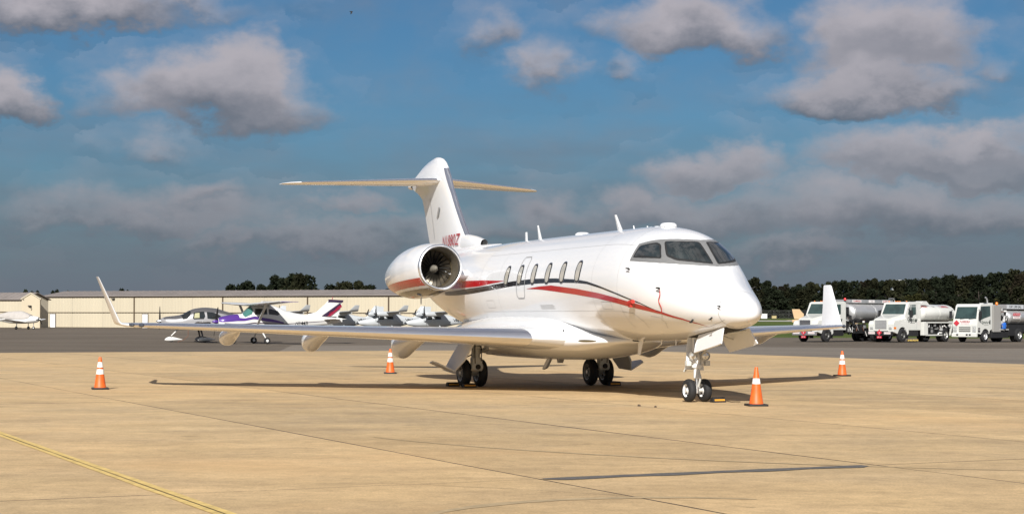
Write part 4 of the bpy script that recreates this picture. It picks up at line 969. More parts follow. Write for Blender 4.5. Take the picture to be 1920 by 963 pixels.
# pale grey twins in a row before the hangar
def twin():
    p = empty('twin_engine_plane', (0, 0, 0), 0)
    F = Loft(0, [(0, 1.16, 1.08, 1.12, .02), (.25, 1.30, .95, 1.12, .16), (.9, 1.50, .80, 1.15, .36), (1.6, 1.68, .70, 1.18, .52), (2.1, 1.98, .68, 1.25, .58), (2.6, 2.16, .66, 1.3, .60), (3.4, 2.18, .66, 1.3, .60), (4.4, 2.08, .70, 1.3, .55), (5.6, 1.82, .92, 1.35, .38), (7.2, 1.62, 1.16, 1.4, .16), (8.3, 1.56, 1.32, 1.44, .05)], 2.3, False)
    F.build('fuselage', PGREY, p, 40, 32)
    for sg in (1, -1):
        mk = lambda q: [(x, sg*t) for x, t in q]
        pdecal(F, 'windshield', mk([(-1.70, 3), (-1.72, 40), (-1.85, 60), (-2.25, 62), (-2.4, 45), (-2.35, 3)]), LGLASS, .012, p)
        pdecal(F, 'side_window', mk([(-2.45, 56), (-2.35, 80), (-2.9, 80), (-2.98, 66), (-2.85, 56)]), LGLASS, .012, p)
        pdecal(F, 'rear_window', mk([(-3.3, 58), (-3.3, 78), (-3.95, 78), (-3.95, 58)]), LGLASS, .012, p)
        wing('wing', [(-2.75, .0, 2.22, 1.45, .13, 0), (-2.75, 3.2, 2.28, 1.45, .13, 0), (-2.95, 5.2, 2.33, 1.1, .12, 0), (-3.05, 5.45, 2.38, 1.0, .11, 35), (-3.25, 5.62, 2.62, .8, .1, 65), (-3.6, 5.78, 2.98, .5, .08, 70)], p, PGREY, None, .08, sg)
        N_ = Loft(-1.75, [(0, 2.25, 1.95, 2.1, .18), (.2, 2.34, 1.82, 2.1, .28), (.9, 2.36, 1.80, 2.1, .30), (1.8, 2.30, 1.95, 2.1, .2), (2.6, 2.22, 2.1, 2.16, .04)], 2.4, False)
        o = N_.build('engine_cowl', PGREY, p, 18, 24); o.location.y = sg*1.75
        MB().box((-1.745, sg*1.75+.14, 2.03), (.05, .13, .13), .02).build('cowl_inlet', DARK, o, 0).location.y = -sg*1.75
        prop(p, (-1.68, sg*1.75, 2.1), 2, .88, PROPB, 88 if sg > 0 else 35)
        wing('stabilizer', [(-7.3, .05, 1.55, .9, .1, 0), (-7.4, 1.6, 1.55, .75, .1, 0)], p, PGREY, None, .08, sg)
        small_wheel(p, (-3.9, sg*.95, .22), .22, .17); MB().cyl((-3.9, sg*.9, .25), (-3.8, sg*.5, .85), .05, .07, 10).build('gear_leg', PGREY, p, 40)
        text_obj('registration_lettering', 'N969C', BLACKT, p, lambda u, v: Vector((-5.9-sg*u, sg*(.40-.0), 1.42+v)), .42, .12, .01)
    tail_fin(p, [(-6.0, 1.66, 2.3), (-6.95, 2.02, 1.35), (-7.45, 2.9, .9)], .12, PGREY)
    small_wheel(p, (-.95, 0, .19), .19, .14); MB().cyl((-.95, 0, .25), (-1.05, 0, .8), .04, .05, 10).build('gear_leg', PGREY, p, 40)
    return p
tw = twin()
for k, (u, lab) in enumerate(((668, 'pale grey twin engine plane just right of the striped white tail fin'), (758, 'pale grey twin engine plane nearest the jet engine, nose beside its neighbour'), (578, 'pale grey twin engine plane mostly hidden behind the striped white tail fin'), (488, 'pale grey twin engine plane showing its tail over the purple nosed plane'))):
    o = tw if k == 0 else copy_tree(tw)
    Y = 186; rz = math.pi+R(20); o.location = ((u-960)/3266.5*Y, Y, 0); o.rotation_euler.z = rz
    tag(o, lab, 'airplane', 'twin engine planes in a row')

# covered low wing plane by the gable
rz = R(-16)
p = empty('covered_plane', place((63-960)/3266.5*233, 233, -1.0, 0, rz), rz, 'white low wing plane under a canvas cabin cover at the far left', 'airplane')
F = Loft(-.2, [(0, 1.60, 1.15, 1.38, .22), (.3, 1.74, .95, 1.32, .46), (1.1, 1.82, .82, 1.3, .56), (1.7, 1.95, .78, 1.3, .58), (2.5, 2.15, .76, 1.3, .60), (4.2, 2.1, .80, 1.3, .58), (5.2, 1.9, .95, 1.35, .45), (6.5, 1.72, 1.15, 1.4, .26), (7.8, 1.6, 1.35, 1.45, .06)], 2.4, False)
F.build('fuselage', TWHITE, p, 40, 30)
C_ = Loft(-1.35, [(0, 1.90, 1.45, 1.6, .58), (.7, 2.22, 1.2, 1.5, .66), (1.5, 2.45, 1.15, 1.5, .69), (3.2, 2.38, 1.2, 1.5, .68), (4.4, 2.12, 1.4, 1.6, .6), (4.9, 1.98, 1.6, 1.7, .5)], 2.2, False); C_.build('cabin_cover', CANVAS, p, 30, 30)
for sg in (1, -1):
    wing('wing', [(-1.75, .4, .95, 2.1, .14, 0), (-1.95, 2.6, 1.12, 1.6, .13, 0), (-2.15, 5.0, 1.36, 1.1, .12, 0)], p, TWHITE, None, .08, sg)
    small_wheel(p, (-2.7, sg*1.5, .2), .2, .16); MB().cyl((-2.7, sg*1.45, .22), (-2.65, sg*1.4, 1.0), .05, .06, 10).build('gear_leg', STEEL, p, 40)
    wing('stabilizer', [(-6.9, .05, 1.5, 1.0, .1, 0), (-7.1, 1.9, 1.52, .7, .1, 0)], p, TWHITE, None, .08, sg)
    text_obj('registration_lettering', 'N375J', mat('faint_grey_lettering', (.35, .32, .30), .5), p, lambda u, v: Vector((-5.1-sg*u, sg*(.545), 1.30+v)), .5, 0, .0)
    pdecal(F, 'side_stripe', [(-.5, sg*112), (-3, sg*118), (-7, sg*105), (-7, sg*110), (-3, sg*123), (-.5, sg*117)], BLACKP, .006, p)
tail_fin(p, [(-5.9, 1.7, 2.0), (-6.8, 2.1, 1.2), (-7.2, 2.75, .7)], .12, TWHITE)
small_wheel(p, (-1.0, 0, .19), .19, .14); MB().cyl((-1.0, 0, .22), (-1.0, 0, .9), .04, .05, 10).build('gear_leg', STEEL, p, 40)
prop(p, (-.1, 0, 1.38), 3, .95, STEEL, 70)

# ------------------------------------------------------------------ fuel trucks
TRW = mat('truck_white_paint', (.62, .62, .58), .3, 0, .4, var=.03, scale=1.2)
TANKS = mat('brushed_tank_metal', (.60, .60, .59), .42, .7, var=.08, scale=1.5)
BLK = mat('chassis_black', (.014, .014, .015), .6, var=.3, scale=4)
TGLASS = mat('truck_glass', (.03, .055, .052), .06, 0, .5, var=.5, scale=1.1)
SIGNR = mat('sign_red', (.50, .03, .05), .5); SIGNW = mat('sign_white', (.74, .70, .68), .5)
AMBER = mat('amber_lens', (.75, .20, .02), .2); BEAC = mat('red_beacon', (.65, .03, .03), .2); LENSW = mat('headlight_lens', (.62, .63, .62), .08, .5)
BLUEP = mat('blue_filter_paint', (.02, .12, .48), .4); CABG = mat('grey_cabinet', (.30, .29, .27), .5, var=.05, scale=1)
SIGG = mat('dark_green_lettering', (.03, .05, .04), .5)
def tplate(parent, name, poly, y, m, sg, t=.012):
    """vertical plate on the truck side: poly in (x, z)"""
    return MB().prism(poly, lambda u, v, w: (u, w, v), sg*y, sg*(y+t)).build(name, m, parent, 0)
def truck_wheel(p, x, y, r=.50, w=.28, dual=False, chrome=None):
    MB().lathe([(-w/2, r*.55), (-w/2, r*.9), (-w*.38, r), (w*.38, r), (w/2, r*.9), (w/2, r*.55)], (x, y, r), (0, 1, 0), 28).build('tyre', TYRE, p, 40)
    sg = 1 if y > 0 else -1
    MB().lathe([(w*.5, r*.57), (w*.44, r*.52), (w*.2, r*.46), (w*.22, r*.25), (w*.5, r*.18), (w*.5, 0)], (x, y, r), (0, sg, 0), 24).build('rim', chrome or STEEL, p, 40)
    for k in range(8):
        a = 2*math.pi*k/8; q = Vector((x+r*.36*math.cos(a), y+sg*w*.215, r+r*.36*math.sin(a)))
        MB().cyl(q, q+Vector((0, sg*.012, 0)), .035, .035, 6).build('rim_hole', DARK, p, 0)
def chassis(p, xr, xs):
    for s in (-1, 1): MB().box(((.9+xr)/2, s*.42, .72), (.9-xr, .10, .24), .01).build('frame_rail', BLK, p, 0)
    for x in xs:
        for y in (1.0, .66, -.66, -1.0): truck_wheel(p, x, y, .5, .27)
        MB().cyl((x, -.95, .5), (x, .95, .5), .10, .10, 12).build('rear_axle', BLK, p, 40)
def tank(p, x0, x1, zc, ry, rz_, m, name='tank'):
    mb = MB(); v = []; f = []; n = 40; prof = [(x0+.0, .0), (x0+.02, .55), (x0+.10, .86), (x0-.10*-1+.12, 1.0)]
    prof = [(x0, .02), (x0-.03, .5), (x0-.10, .82), (x0-.22, .965), (x0-.34, 1.0), (x1+.34, 1.0), (x1+.22, .965), (x1+.10, .82), (x1+.03, .5), (x1, .02)]
    for x, k in prof:
        for j in range(n):
            a = 2*math.pi*j/n; v.append((x, ry*k*math.cos(a), zc+rz_*k*math.sin(a)))
    for i in range(len(prof)-1):
        for j in range(n): f.append((i*n+j, i*n+(j+1) % n, (i+1)*n+(j+1) % n, (i+1)*n+j))
    t = mb.raw(v, f).build(name, m, p, 35)
    for x in (x0-.36, (x0+x1)/2, x1+.36):
        MB().lathe([(-.03, 1.0), (-.03, 1.012), (.03, 1.012), (.03, 1.0)], (0, 0, 0), (1, 0, 0), 40).build('tank_band', m, t, 35)
        o = children(t)[-1]; o.location = (x, 0, zc); o.scale = (1, ry*1.002, rz_*1.002)
    return t
def script_sign(p, x, z, y, size, sg=1):
    text_obj('door_lettering', 'Signature', SIGG, p, lambda u, v: Vector((x-sg*u, sg*y, z+v)), size, .45, 0.003)
    text_obj('door_lettering', 'FLIGHT SUPPORT', SIGG, p, lambda u, v: Vector((x-sg*u-.12, sg*y, z-size*.62+v)), size*.25)
def clutter(p, boxes, seed):
    r_ = random.Random(seed)
    for (x0, x1, y, z0, z1, n) in boxes:
        for k in range(n):
            x = r_.uniform(x0, x1); z = r_.uniform(z0, z1); m_ = r_.choice([STEEL, BLK, BLK, GREYP, CWHITE, TANKS, SIGR_])
            if r_.random() < .5: MB().box((x, y+r_.uniform(-.1, .1), z), (r_.uniform(.06, .22), r_.uniform(.06, .2), r_.uniform(.08, .3)), .01).build('valve_box', m_, p, 0)
            else:
                a = Vector((x, y+r_.uniform(-.1, .1), z)); b = a+Vector((r_.uniform(-.3, .3), 0, r_.uniform(-.45, .45)))
                MB().cyl(a, b, r_.uniform(.02, .05), None, 10).build('pipe', m_, p, 40)
SIGR_ = mat('brown_hose', (.10, .04, .02), .7)
def conventional(loc, rz, label, chrome_grille):
    p = empty('tank_truck', loc, rz, label, 'fuel truck', 'parked fuel trucks')
    W = 1.08
    # hood and fenders
    v = [(1.12, -.62, .80), (1.12, .62, .80), (1.12, .62, 1.62), (1.12, -.62, 1.62), (-.35, -.86, .80), (-.35, .86, .80), (-.35, .86, 2.0), (-.35, -.86, 2.0), (.95, -.60, 1.72), (.95, .60, 1.72)]
    MB().raw(v, [(0, 1, 2, 3), (3, 2, 9, 8), (8, 9, 6, 7), (4, 7, 6, 5), (1, 5, 6, 9, 2), (0, 3, 8, 7, 4), (0, 4, 5, 1)]).build('hood', TRW, p, 0, bev=.03)
    arch = [(.60*math.cos(R(a)), .52+.60*math.sin(R(a))) for a in range(0, 181, 15)]
    fp = [(1.10, .74), (1.12, 1.30), (.98, 1.52), (-.45, 1.72), (-.80, 1.5), (-.80, .62), (-.62, .52)]+list(reversed(arch[1:-1]))+[(.62, .60)]
    for s in (-1, 1): MB().prism(fp, lambda u, v_, w: (u, w, v_), s*.60, s*W).build('fender', TRW, p, 0, bev=.02)
    for s in (-1, 1): MB().prism([(.60*math.cos(R(a)), .52+.60*math.sin(R(a))) for a in range(-10, 191, 20)], lambda u, v_, w: (u, w, v_), s*.55, s*.90).build('wheel_arch', DARK, p, 0)
    # cab
    cp = [(-.36, .86), (-.36, 1.98), (-.80, 2.84), (-1.0, 2.93), (-2.2, 2.95), (-2.38, 2.86), (-2.40, .86)]
    cab = MB().prism(cp, lambda u, v_, w: (u, w, v_), -W+.02, W-.02).build('cab', TRW, p, 0, bev=.045)
    n = Vector((.86, 0, .44)).normalized()
    ws = [Vector((-.39, -.93, 2.02)), Vector((-.39, .93, 2.02)), Vector((-.77, .86, 2.76)), Vector((-.77, -.86, 2.76))]
    plate('windshield', [q+n*.012 for q in ws], .02, TGLASS, cab)
    for s in (-1, 1):
        tplate(cab, 'door_window', [(-.72, 2.05), (-.98, 2.72), (-1.72, 2.74), (-1.74, 2.02), (-1.05, 1.88)], W-.02, TGLASS, s)
        tplate(cab, 'window_post', [(-1.02, 1.9), (-1.08, 1.9), (-1.10, 2.72), (-1.06, 2.72)], W-.008, TRW, s)
        tplate(cab, 'door_seam', [(-.62, 1.0), (-.64, 1.0), (-.64, 1.9), (-.62, 1.9)], W-.019, SEAM, s); tplate(cab, 'door_seam', [(-1.84, 1.0), (-1.86, 1.0), (-1.86, 2.8), (-1.84, 2.8)], W-.019, SEAM, s)
        tplate(cab, 'door_handle', [(-1.66, 1.45), (-1.78, 1.45), (-1.78, 1.68), (-1.66, 1.68)], W-.015, BLK, s)
        MB().box((-.70, s*(W+.28), 2.05), (.08, .24, .52), .03).build('mirror', BLK, cab, 0); MB().tube([(-.72, s*W, 2.4), (-.70, s*(W+.26), 2.3)], .018).tube([(-.72, s*W, 1.8), (-.70, s*(W+.26), 1.9)], .018).build('mirror_arm', BLK, cab, 40)
        script_sign(cab, -1.2, 1.62, W+.002, .36, s)
        MB().box((-1.3, s*.92, .62), (1.5, .30, .40), .03).build('fuel_step', BLK, p, 0)
        MB().prism([(-.74, .75), (-.80, .75), (-.84, .25), (-.74, .25)], lambda u, v_, w: (u, w, v_), s*.72, s*1.02).build('mud_flap', BLK, p, 0)
        truck_wheel(p, 0, s*.98, .5, .28, False, mat('dark_steel_rim', (.09, .09, .085), .45, .5))
    for y in (-.75, -.18, 0, .18, .75): MB().lathe([(0, .05), (.05, .045), (.06, 0)], (-1.0, y, 2.94), n=10).build('marker_light', AMBER, cab, 40)
    gr = MB().box((1.135, 0, 1.28), (.04, .98, .62), .01).build('grille', CHROME if chrome_grille else STEEL, p, 0)
    for k in range(6): MB().box((1.158, 0, 1.03+.10*k), (.012, .92, .045)).build('grille_slat', BLK if chrome_grille else SEAM, gr, 0)
    for s in (-1, 1):
        MB().box((1.125, s*.80, 1.02), (.05, .26, .17), .02).build('headlight', LENSW, p, 0)
        MB().prism([(1.10, .95), (.80, .95), (.80, 1.10), (1.10, 1.10)], lambda u, v_, w: (u, w, v_), s*W, s*(W+.012)).build('turn_signal', AMBER, p, 0)
    MB().box((1.22, 0, .62), (.20, 2.1, .30), .04).build('bumper', BLK if not chrome_grille else CHROME, p, 0)
    sg_ = plate('placard', [(1.335, 0, .92), (1.335, .22, .70), (1.335, 0, .48), (1.335, -.22, .70)], .012, SIGNR, p)
    text_obj('placard_number', '3', SIGNW, sg_, lambda u, v_: Vector((1.343, u, .66+v_)), .2)
    for y, s_ in ((.68, 'NO SMOKING'), (-.66, 'NO SMOKING')):
        q = MB().box((1.33, y, .66), (.012, .56, .15)).build('bumper_sign', SIGNW, p, 0); text_obj('sign_lettering', s_, TEXTR, q, lambda u, v_: Vector((1.34, y+u, .66+v_)), .085)
    q = MB().box((1.33, 0, .36), (.012, .42, .15)).build('bumper_sign', SIGNR, p, 0); text_obj('sign_lettering', 'JET A', SIGNW, q, lambda u, v_: Vector((1.34, u, .36+v_)), .12)
    MB().box((.2, 0, .75), (1.5, 1.0, .5), .05).build('engine_block', BLK, p, 0)
    return p
fw = R(180+43.5)
def on(u, v, lx, ly):
    Y = 1.57*3266.5/(v-598-.0033*(u-960)); X = (u-960)/3266.5*Y; return place(X, Y, lx, ly, fw)
# silver tanker
t1 = conventional(on(1548, 640.5, 0, .98), fw, 'white cab fuel truck with long silver tank behind the far winglet', True)
tk = tank(t1, -3.25, -9.1, 2.12, 1.12, .76, TANKS)
MB().box((-6.2, 0, 2.98), (5.6, 1.3, .26), .03).build('tank_walkway', TANKS, tk, 0)
for x, w_, s_, c_ in ((-4.3, 1.1, 'FLAMMABLE', TEXTR), (-6.2, .7, '11-2', BLACKT), (-8.1, 1.0, 'FLAMMABLE', TEXTR)):
    q = MB().box((x, .665, 2.99), (w_, .012, .20)).build('tank_sign', SIGNW, tk, 0); text_obj('sign_lettering', s_, c_, tk, lambda u, v_: Vector((x-u, .674, 2.99+v_)), .17, 0, .004)
MB().tube([(-9.2, .6, 2.3), (-9.25, .6, 3.12), (-9.0, .6, 3.25), (-8.5, .6, 3.22)], .03).build('ladder_rail', TANKS, tk, 40)
MB().lathe([(0, .09), (.12, .09), (.18, .05), (.19, 0)], (-3.3, .3, 3.05), n=14).build('beacon', BEAC, tk, 40); MB().cyl((-3.3, .3, 2.75), (-3.3, .3, 3.05), .04, .04, 8).build('beacon_post', BLK, tk, 40)
chassis(t1, -9.0, (-6.6, -7.8))
MB().box((-2.75, .3, 1.6), (.5, 1.2, 1.9), .05).build('hose_cabinet', BLK, t1, 0); MB().box((-4.3, .75, .95), (1.5, .5, .7), .04).build('pump_cabinet', BLK, t1, 0)
clutter(t1, ((-2.6, -4.9, 1.05, .7, 1.6, 26), (-2.5, -3.1, .98, 1.5, 2.3, 10)), 4)
# white tanker
t2 = conventional(on(1690, 641, 0, .98), fw, 'white short nose fuel truck with white tank, middle of the three trucks', False)
tk = tank(t2, -2.65, -7.2, 2.10, 1.10, .66, TRW)
MB().prism([(-2.7, 2.7), (-3.2, 3.0), (-3.6, 3.0), (-4.0, 2.72)], lambda u, v_, w: (u, w, v_), .1, .75).build('tank_hatch', TRW, tk, 0)
for x in (-3.1, -5.9): text_obj('tank_lettering', 'FLAMMABLE', TEXTR, tk, lambda u, v_: Vector((x-u, 1.10*math.sqrt(max(0, 1-((.50+v_)/.66)**2))+.012, 2.60+v_)), .19, 0, .006)
text_obj('tank_lettering', '1014', BLACKT, tk, lambda u, v_: Vector((-4.5-u, 1.10*math.sqrt(max(0, 1-((.50+v_)/.66)**2))+.012, 2.60+v_)), .15)
MB().box((-4.7, .80, .98), (3.6, .06, .9), .01).build('cabinet_back', BLK, t2, 0)
for (x, z, sx, sz) in ((-2.95, .98, .55, .98), (-6.55, .98, .16, .98), (-4.75, 1.43, 3.6, .10), (-4.75, .50, 3.6, .10)): MB().box((x, .98, z), (sx, .30, sz), .015).build('cabinet_frame', TRW, t2, 0)
clutter(t2, ((-3.4, -6.3, .98, .62, 1.3, 30),), 9)
chassis(t2, -7.0, (-5.6,))
for k in range(6):
    MB().lathe([(-.06, .0), (-.05, .07), (.05, .07), (.06, 0)], (-1.0-.22*k, .9+.05*(k % 2), .12), (0, 1, 0), 10).build('hose_coil', mat('yellow_hose', (.5, .36, .10), .6), t2, 40)
# cabover
def cabover(loc, rz, label):
    p = empty('cabover_fuel_truck', loc, rz, label, 'fuel truck', 'parked fuel trucks'); W = 1.02
    arch = [(.58*math.cos(R(a)), .45+.58*math.sin(R(a))) for a in range(0, 181, 15)]
    cp = [(1.12, .62), (1.14, 1.25), (1.05, 1.62), (.72, 2.68), (.55, 2.80), (-.80, 2.82), (-.92, 2.72), (-.94, .95), (-.60, .90)]+[a for a in reversed(arch) if a[1] > .55]+[(.62, .62)]
    cab = MB().prism(cp, lambda u, v_, w: (u, w, v_), -W, W).build('cab', TRW, p, 0, bev=.04)
    MB().prism([(.56*math.cos(R(a)), .45+.56*math.sin(R(a))) for a in range(-10, 191, 20)], lambda u, v_, w: (u, w, v_), -.85, .85).build('wheel_arch', DARK, p, 0)
    n = Vector((1.06, 0, .33)).normalized()
    plate('windshield', [Vector(q)+n*.014 for q in ((1.03, -.90, 1.72), (1.03, .90, 1.72), (.76, .84, 2.58), (.76, -.84, 2.58))], .02, TGLASS, cab)
    for y in (-.45, .3): MB().tube([(1.07, y, 1.70), (1.06, y+.38, 1.74)], .014).build('wiper', BLK, cab, 40)
    MB().tube([(.80+.1*math.sin(k), .42+.2*math.cos(k*.7), 1.82+.2*math.sin(k*.7)) for k in range(0, 10)], .02).build('steering_wheel', BLK, cab, 40)
    for s in (-1, 1):
        tplate(cab, 'door_window', [(.86, 1.55), (.62, 2.62), (-.62, 2.66), (-.66, 1.92), (.2, 1.75)], W, TGLASS, s)
        tplate(cab, 'door_seam', [(.80, .95), (.78, .95), (.92, 1.6), (.94, 1.6)], W, SEAM, s, .004); tplate(cab, 'door_seam', [(-.72, 1.0), (-.74, 1.0), (-.74, 2.7), (-.72, 2.7)], W, SEAM, s, .004)
        tplate(cab, 'door_handle', [(-.54, 1.32), (-.66, 1.32), (-.66, 1.62), (-.54, 1.62)], W, BLK, s)
        MB().box((1.05, s*(W+.22), 2.0), (.10, .20, .55), .03).build('mirror', BLK, cab, 0); MB().tube([(.9, s*W, 2.4), (1.03, s*(W+.2), 2.3)], .018).build('mirror_arm', BLK, cab, 40)
        script_sign(cab, .02, 1.46, W+.006, .32, s)
        q = tplate(cab, 'unit_number_panel', [(1.0, .72), (.72, .72), (.72, 1.05), (1.0, 1.05)], W, BLK, s, .005)
        text_obj('unit_number', '7450', SIGNW, cab, lambda u, v_: Vector((.86-s*u, s*(W+.007), .90+v_)), .14)
        for dx, z in ((.0, 1.08), (.02, .84)): MB().box((1.13, s*.80, z), (.06, .30, .20), .03).build('headlight', LENSW, p, 0)
        truck_wheel(p, 0, s*.90, .44, .26, False, mat('steel_white_rim', (.6, .6, .6), .35, .3))
    for z in (1.08, .94, .80): MB().box((1.145, 0, z), (.03, .95, .06), .01).build('grille_slot', BLK, cab, 0)
    MB().box((1.17, 0, .52), (.20, 2.08, .28), .05).build('bumper', TRW, p, 0)
    for y in (-.55, .25, .5): MB().box((1.275, y, .54), (.012, .16, .12)).build('bumper_slot', BLK, p, 0)
    pl = plate('placard', [(1.152, -.68, 1.62), (1.165, -.44, 1.40), (1.165, -.68, 1.16), (1.165, -.92, 1.40)], .012, SIGNR, cab)
    q = MB().box((1.135, .02, 1.42), (.02, .9, .30)).build('front_sign', SIGNW, cab, 0)
    text_obj('sign_lettering', 'FLAMMABLE', TEXTR, cab, lambda u, v_: Vector((1.148, .02+u, 1.50+v_)), .15, 0, .006); text_obj('sign_lettering', 'NO SMOKING', TEXTR, cab, lambda u, v_: Vector((1.148, .02+u, 1.36+v_)), .11)
    MB().tube([(-1.02, .55, 2.2), (-1.02, .55, 3.05), (-.92, .55, 3.22), (-.75, .55, 3.30)], .055, 12).build('exhaust_stack', STEEL, p, 40)
    MB().cyl((.2, .6, 2.8), (.1, .62, 3.4), .008, .006, 6).build('antenna', BLK, cab, 0)
    MB().box((-1.62, .55, 1.72), (1.0, .95, 1.95), .02).build('equipment_cabinet', CABG, p, 0); MB().box((-1.62, -.5, 1.72), (1.0, .95, 1.95), .02).build('equipment_cabinet', CABG, p, 0)
    MB().box((-1.6, .1, 2.80), (.6, .8, .18), .05).build('reel_cover', TRW, p, 0)
    MB().box((-2.65, .1, 1.55), (1.0, 1.5, 1.8), .02).build('pump_bay', BLK, p, 0)
    MB().lathe([(0, .0), (0, .17), (.05, .2), (.4, .2), (.46, .14), (.5, 0)], (-2.5, 1.02, .98), n=20).build('filter_vessel', BLUEP, p, 40)
    MB().box((-2.55, .98, 1.72), (.34, .10, .42), .02).build('meter', CWHITE, p, 0)
    MB().box((-2.6, .7, .92), (1.3, .7, .08), .01).build('deck', GREYP, p, 0)
    clutter(p, ((-2.2, -3.1, .95, 1.1, 2.5, 22),), 21)
    MB().lathe([(0, .10), (.16, .10), (.22, .05), (.23, 0)], (-2.9, .2, 2.75), n=14).build('beacon', AMBER, p, 40); MB().cyl((-2.9, .2, 2.4), (-2.9, .2, 2.76), .04, .04, 8).build('beacon_post', BLK, p, 40)
    tk = tank(p, -3.3, -6.6, 1.82, 1.05, .62, TANKS)
    MB().box((-5.0, .0, 2.62), (3.2, 1.5, .34), .02).build('tank_walkway', TANKS, tk, 0)
    q = MB().box((-4.6, .757, 2.62), (2.3, .012, .30)).build('tank_sign', mat('pale_sign', (.5, .52, .54), .5), tk, 0); text_obj('sign_lettering', 'CAP. 1,000 GAL.', BLACKT, tk, lambda u, v_: Vector((-4.6-u, .766, 2.62+v_)), .25, 0, .006)
    for z, s_, m1, m2 in ((2.05, 'NO SMOKING', SIGNR, SIGNW), (1.82, 'FLAMMABLE', SIGNW, TEXTR)):
        q = MB().box((-4.3, 1.065, z), (.95, .02, .2)).build('tank_sign', m1, tk, 0); text_obj('sign_lettering', s_, m2, tk, lambda u, v_: Vector((-4.3-u, 1.078, z+v_)), .14)
    chassis(p, -6.6, (-4.6,))
    MB().box((-2.2, .75, .55), (2.4, .4, .5), .03).build('tool_box', BLK, p, 0); MB().box((-5.0, .1, 1.0), (3.4, 1.7, .55), .03).build('chassis_skirt', BLK, p, 0); MB().box((-3.6, .95, .75), (.8, .25, .6), .03).build('side_locker', BLK, p, 0)  # long black box fills in for the dark chassis under the tank
    return p
cabover(on(1845, 641, 0, .90), fw, 'white flat fronted fuel truck with grey cabinet at the right edge')

# ------------------------------------------------------------------ grass side: fence, boxes, far building
FEN = mat('fence_wire_post', (.10, .10, .095), .6, .4)
fx0, fx1, fy = 55, 230, 560
nfp = 36
fen = empty('chain_link_fence', (fx0, fy, tz(fx0, fy)), 0, 'thin grey chain link fence in front of the dark trees', 'fence')
for k in range(nfp+1):
    x = (fx1-fx0)*k/nfp; MB().cyl((x, 0, 0), (x, 0, 2.6), .06, .06, 8).build('post', FEN, fen, 40)
for z in (.15, 1.3, 2.55): MB().cyl((0, 0, z), (fx1-fx0, 0, z), .035, .035, 6).build('rail', FEN, fen, 40)
mb = MB(); L_ = fx1-fx0
for k in range(int(L_/.45)):
    for s in (1, -1):
        x = k*.45; mb.raw([(x, -.02, .1), (x+.03, -.02, .1), (x+s*1.2+.03, -.02, 2.5), (x+s*1.2, -.02, 2.5)], [(0, 1, 2, 3)])
tag(mb.build('wire_mesh', FEN, fen, 0, recalc=False), kind='stuff')
def util_box(u, Y, w, h, d, m, label):
    x = (u-960)/3266.5*Y; t = empty('utility_box', (x, Y, tz(x, Y)-.05), .1, label, 'utility box')
    MB().box((0, 0, h/2), (w, d, h), .04).build('housing', m, t, 0); MB().box((0, 0, h+.04), (w+.12, d+.12, .08), .02).build('lid', m, t, 0); MB().box((0, 0, .06), (w+.3, d+.3, .12), .01).build('plinth', CBASE, t, 0)
util_box(1432, 540, 1.9, 1.5, 1.2, mat('utility_white', (.7, .7, .68), .5), 'white utility box on the grass just right of the jet nose')
util_box(1451, 545, 1.4, .9, 1.0, mat('utility_tan', (.42, .34, .16), .6), 'small tan utility box on the grass by the fence')
Yb = 980; xb = (1690-960)/3266.5*Yb
bt = empty('far_building', (xb, Yb, tz(xb, 700)), .2, 'white flat roofed building just showing above the dark treeline', 'building')
MB().box((0, 0, 10.5), (8, 8, 21), .1).build('wall', mat('far_white_wall', (.62, .62, .60), .7), bt, 0); MB().box((0, 0, 21.2), (8.5, 8.5, .5)).build('roof', GREYP, bt, 0)
for k in range(4):
    for j in range(6): MB().box((-3+2*k, -4.03, 2.5+3.2*j), (1.2, .1, 1.5)).build('window', LGLASS, bt, 0)

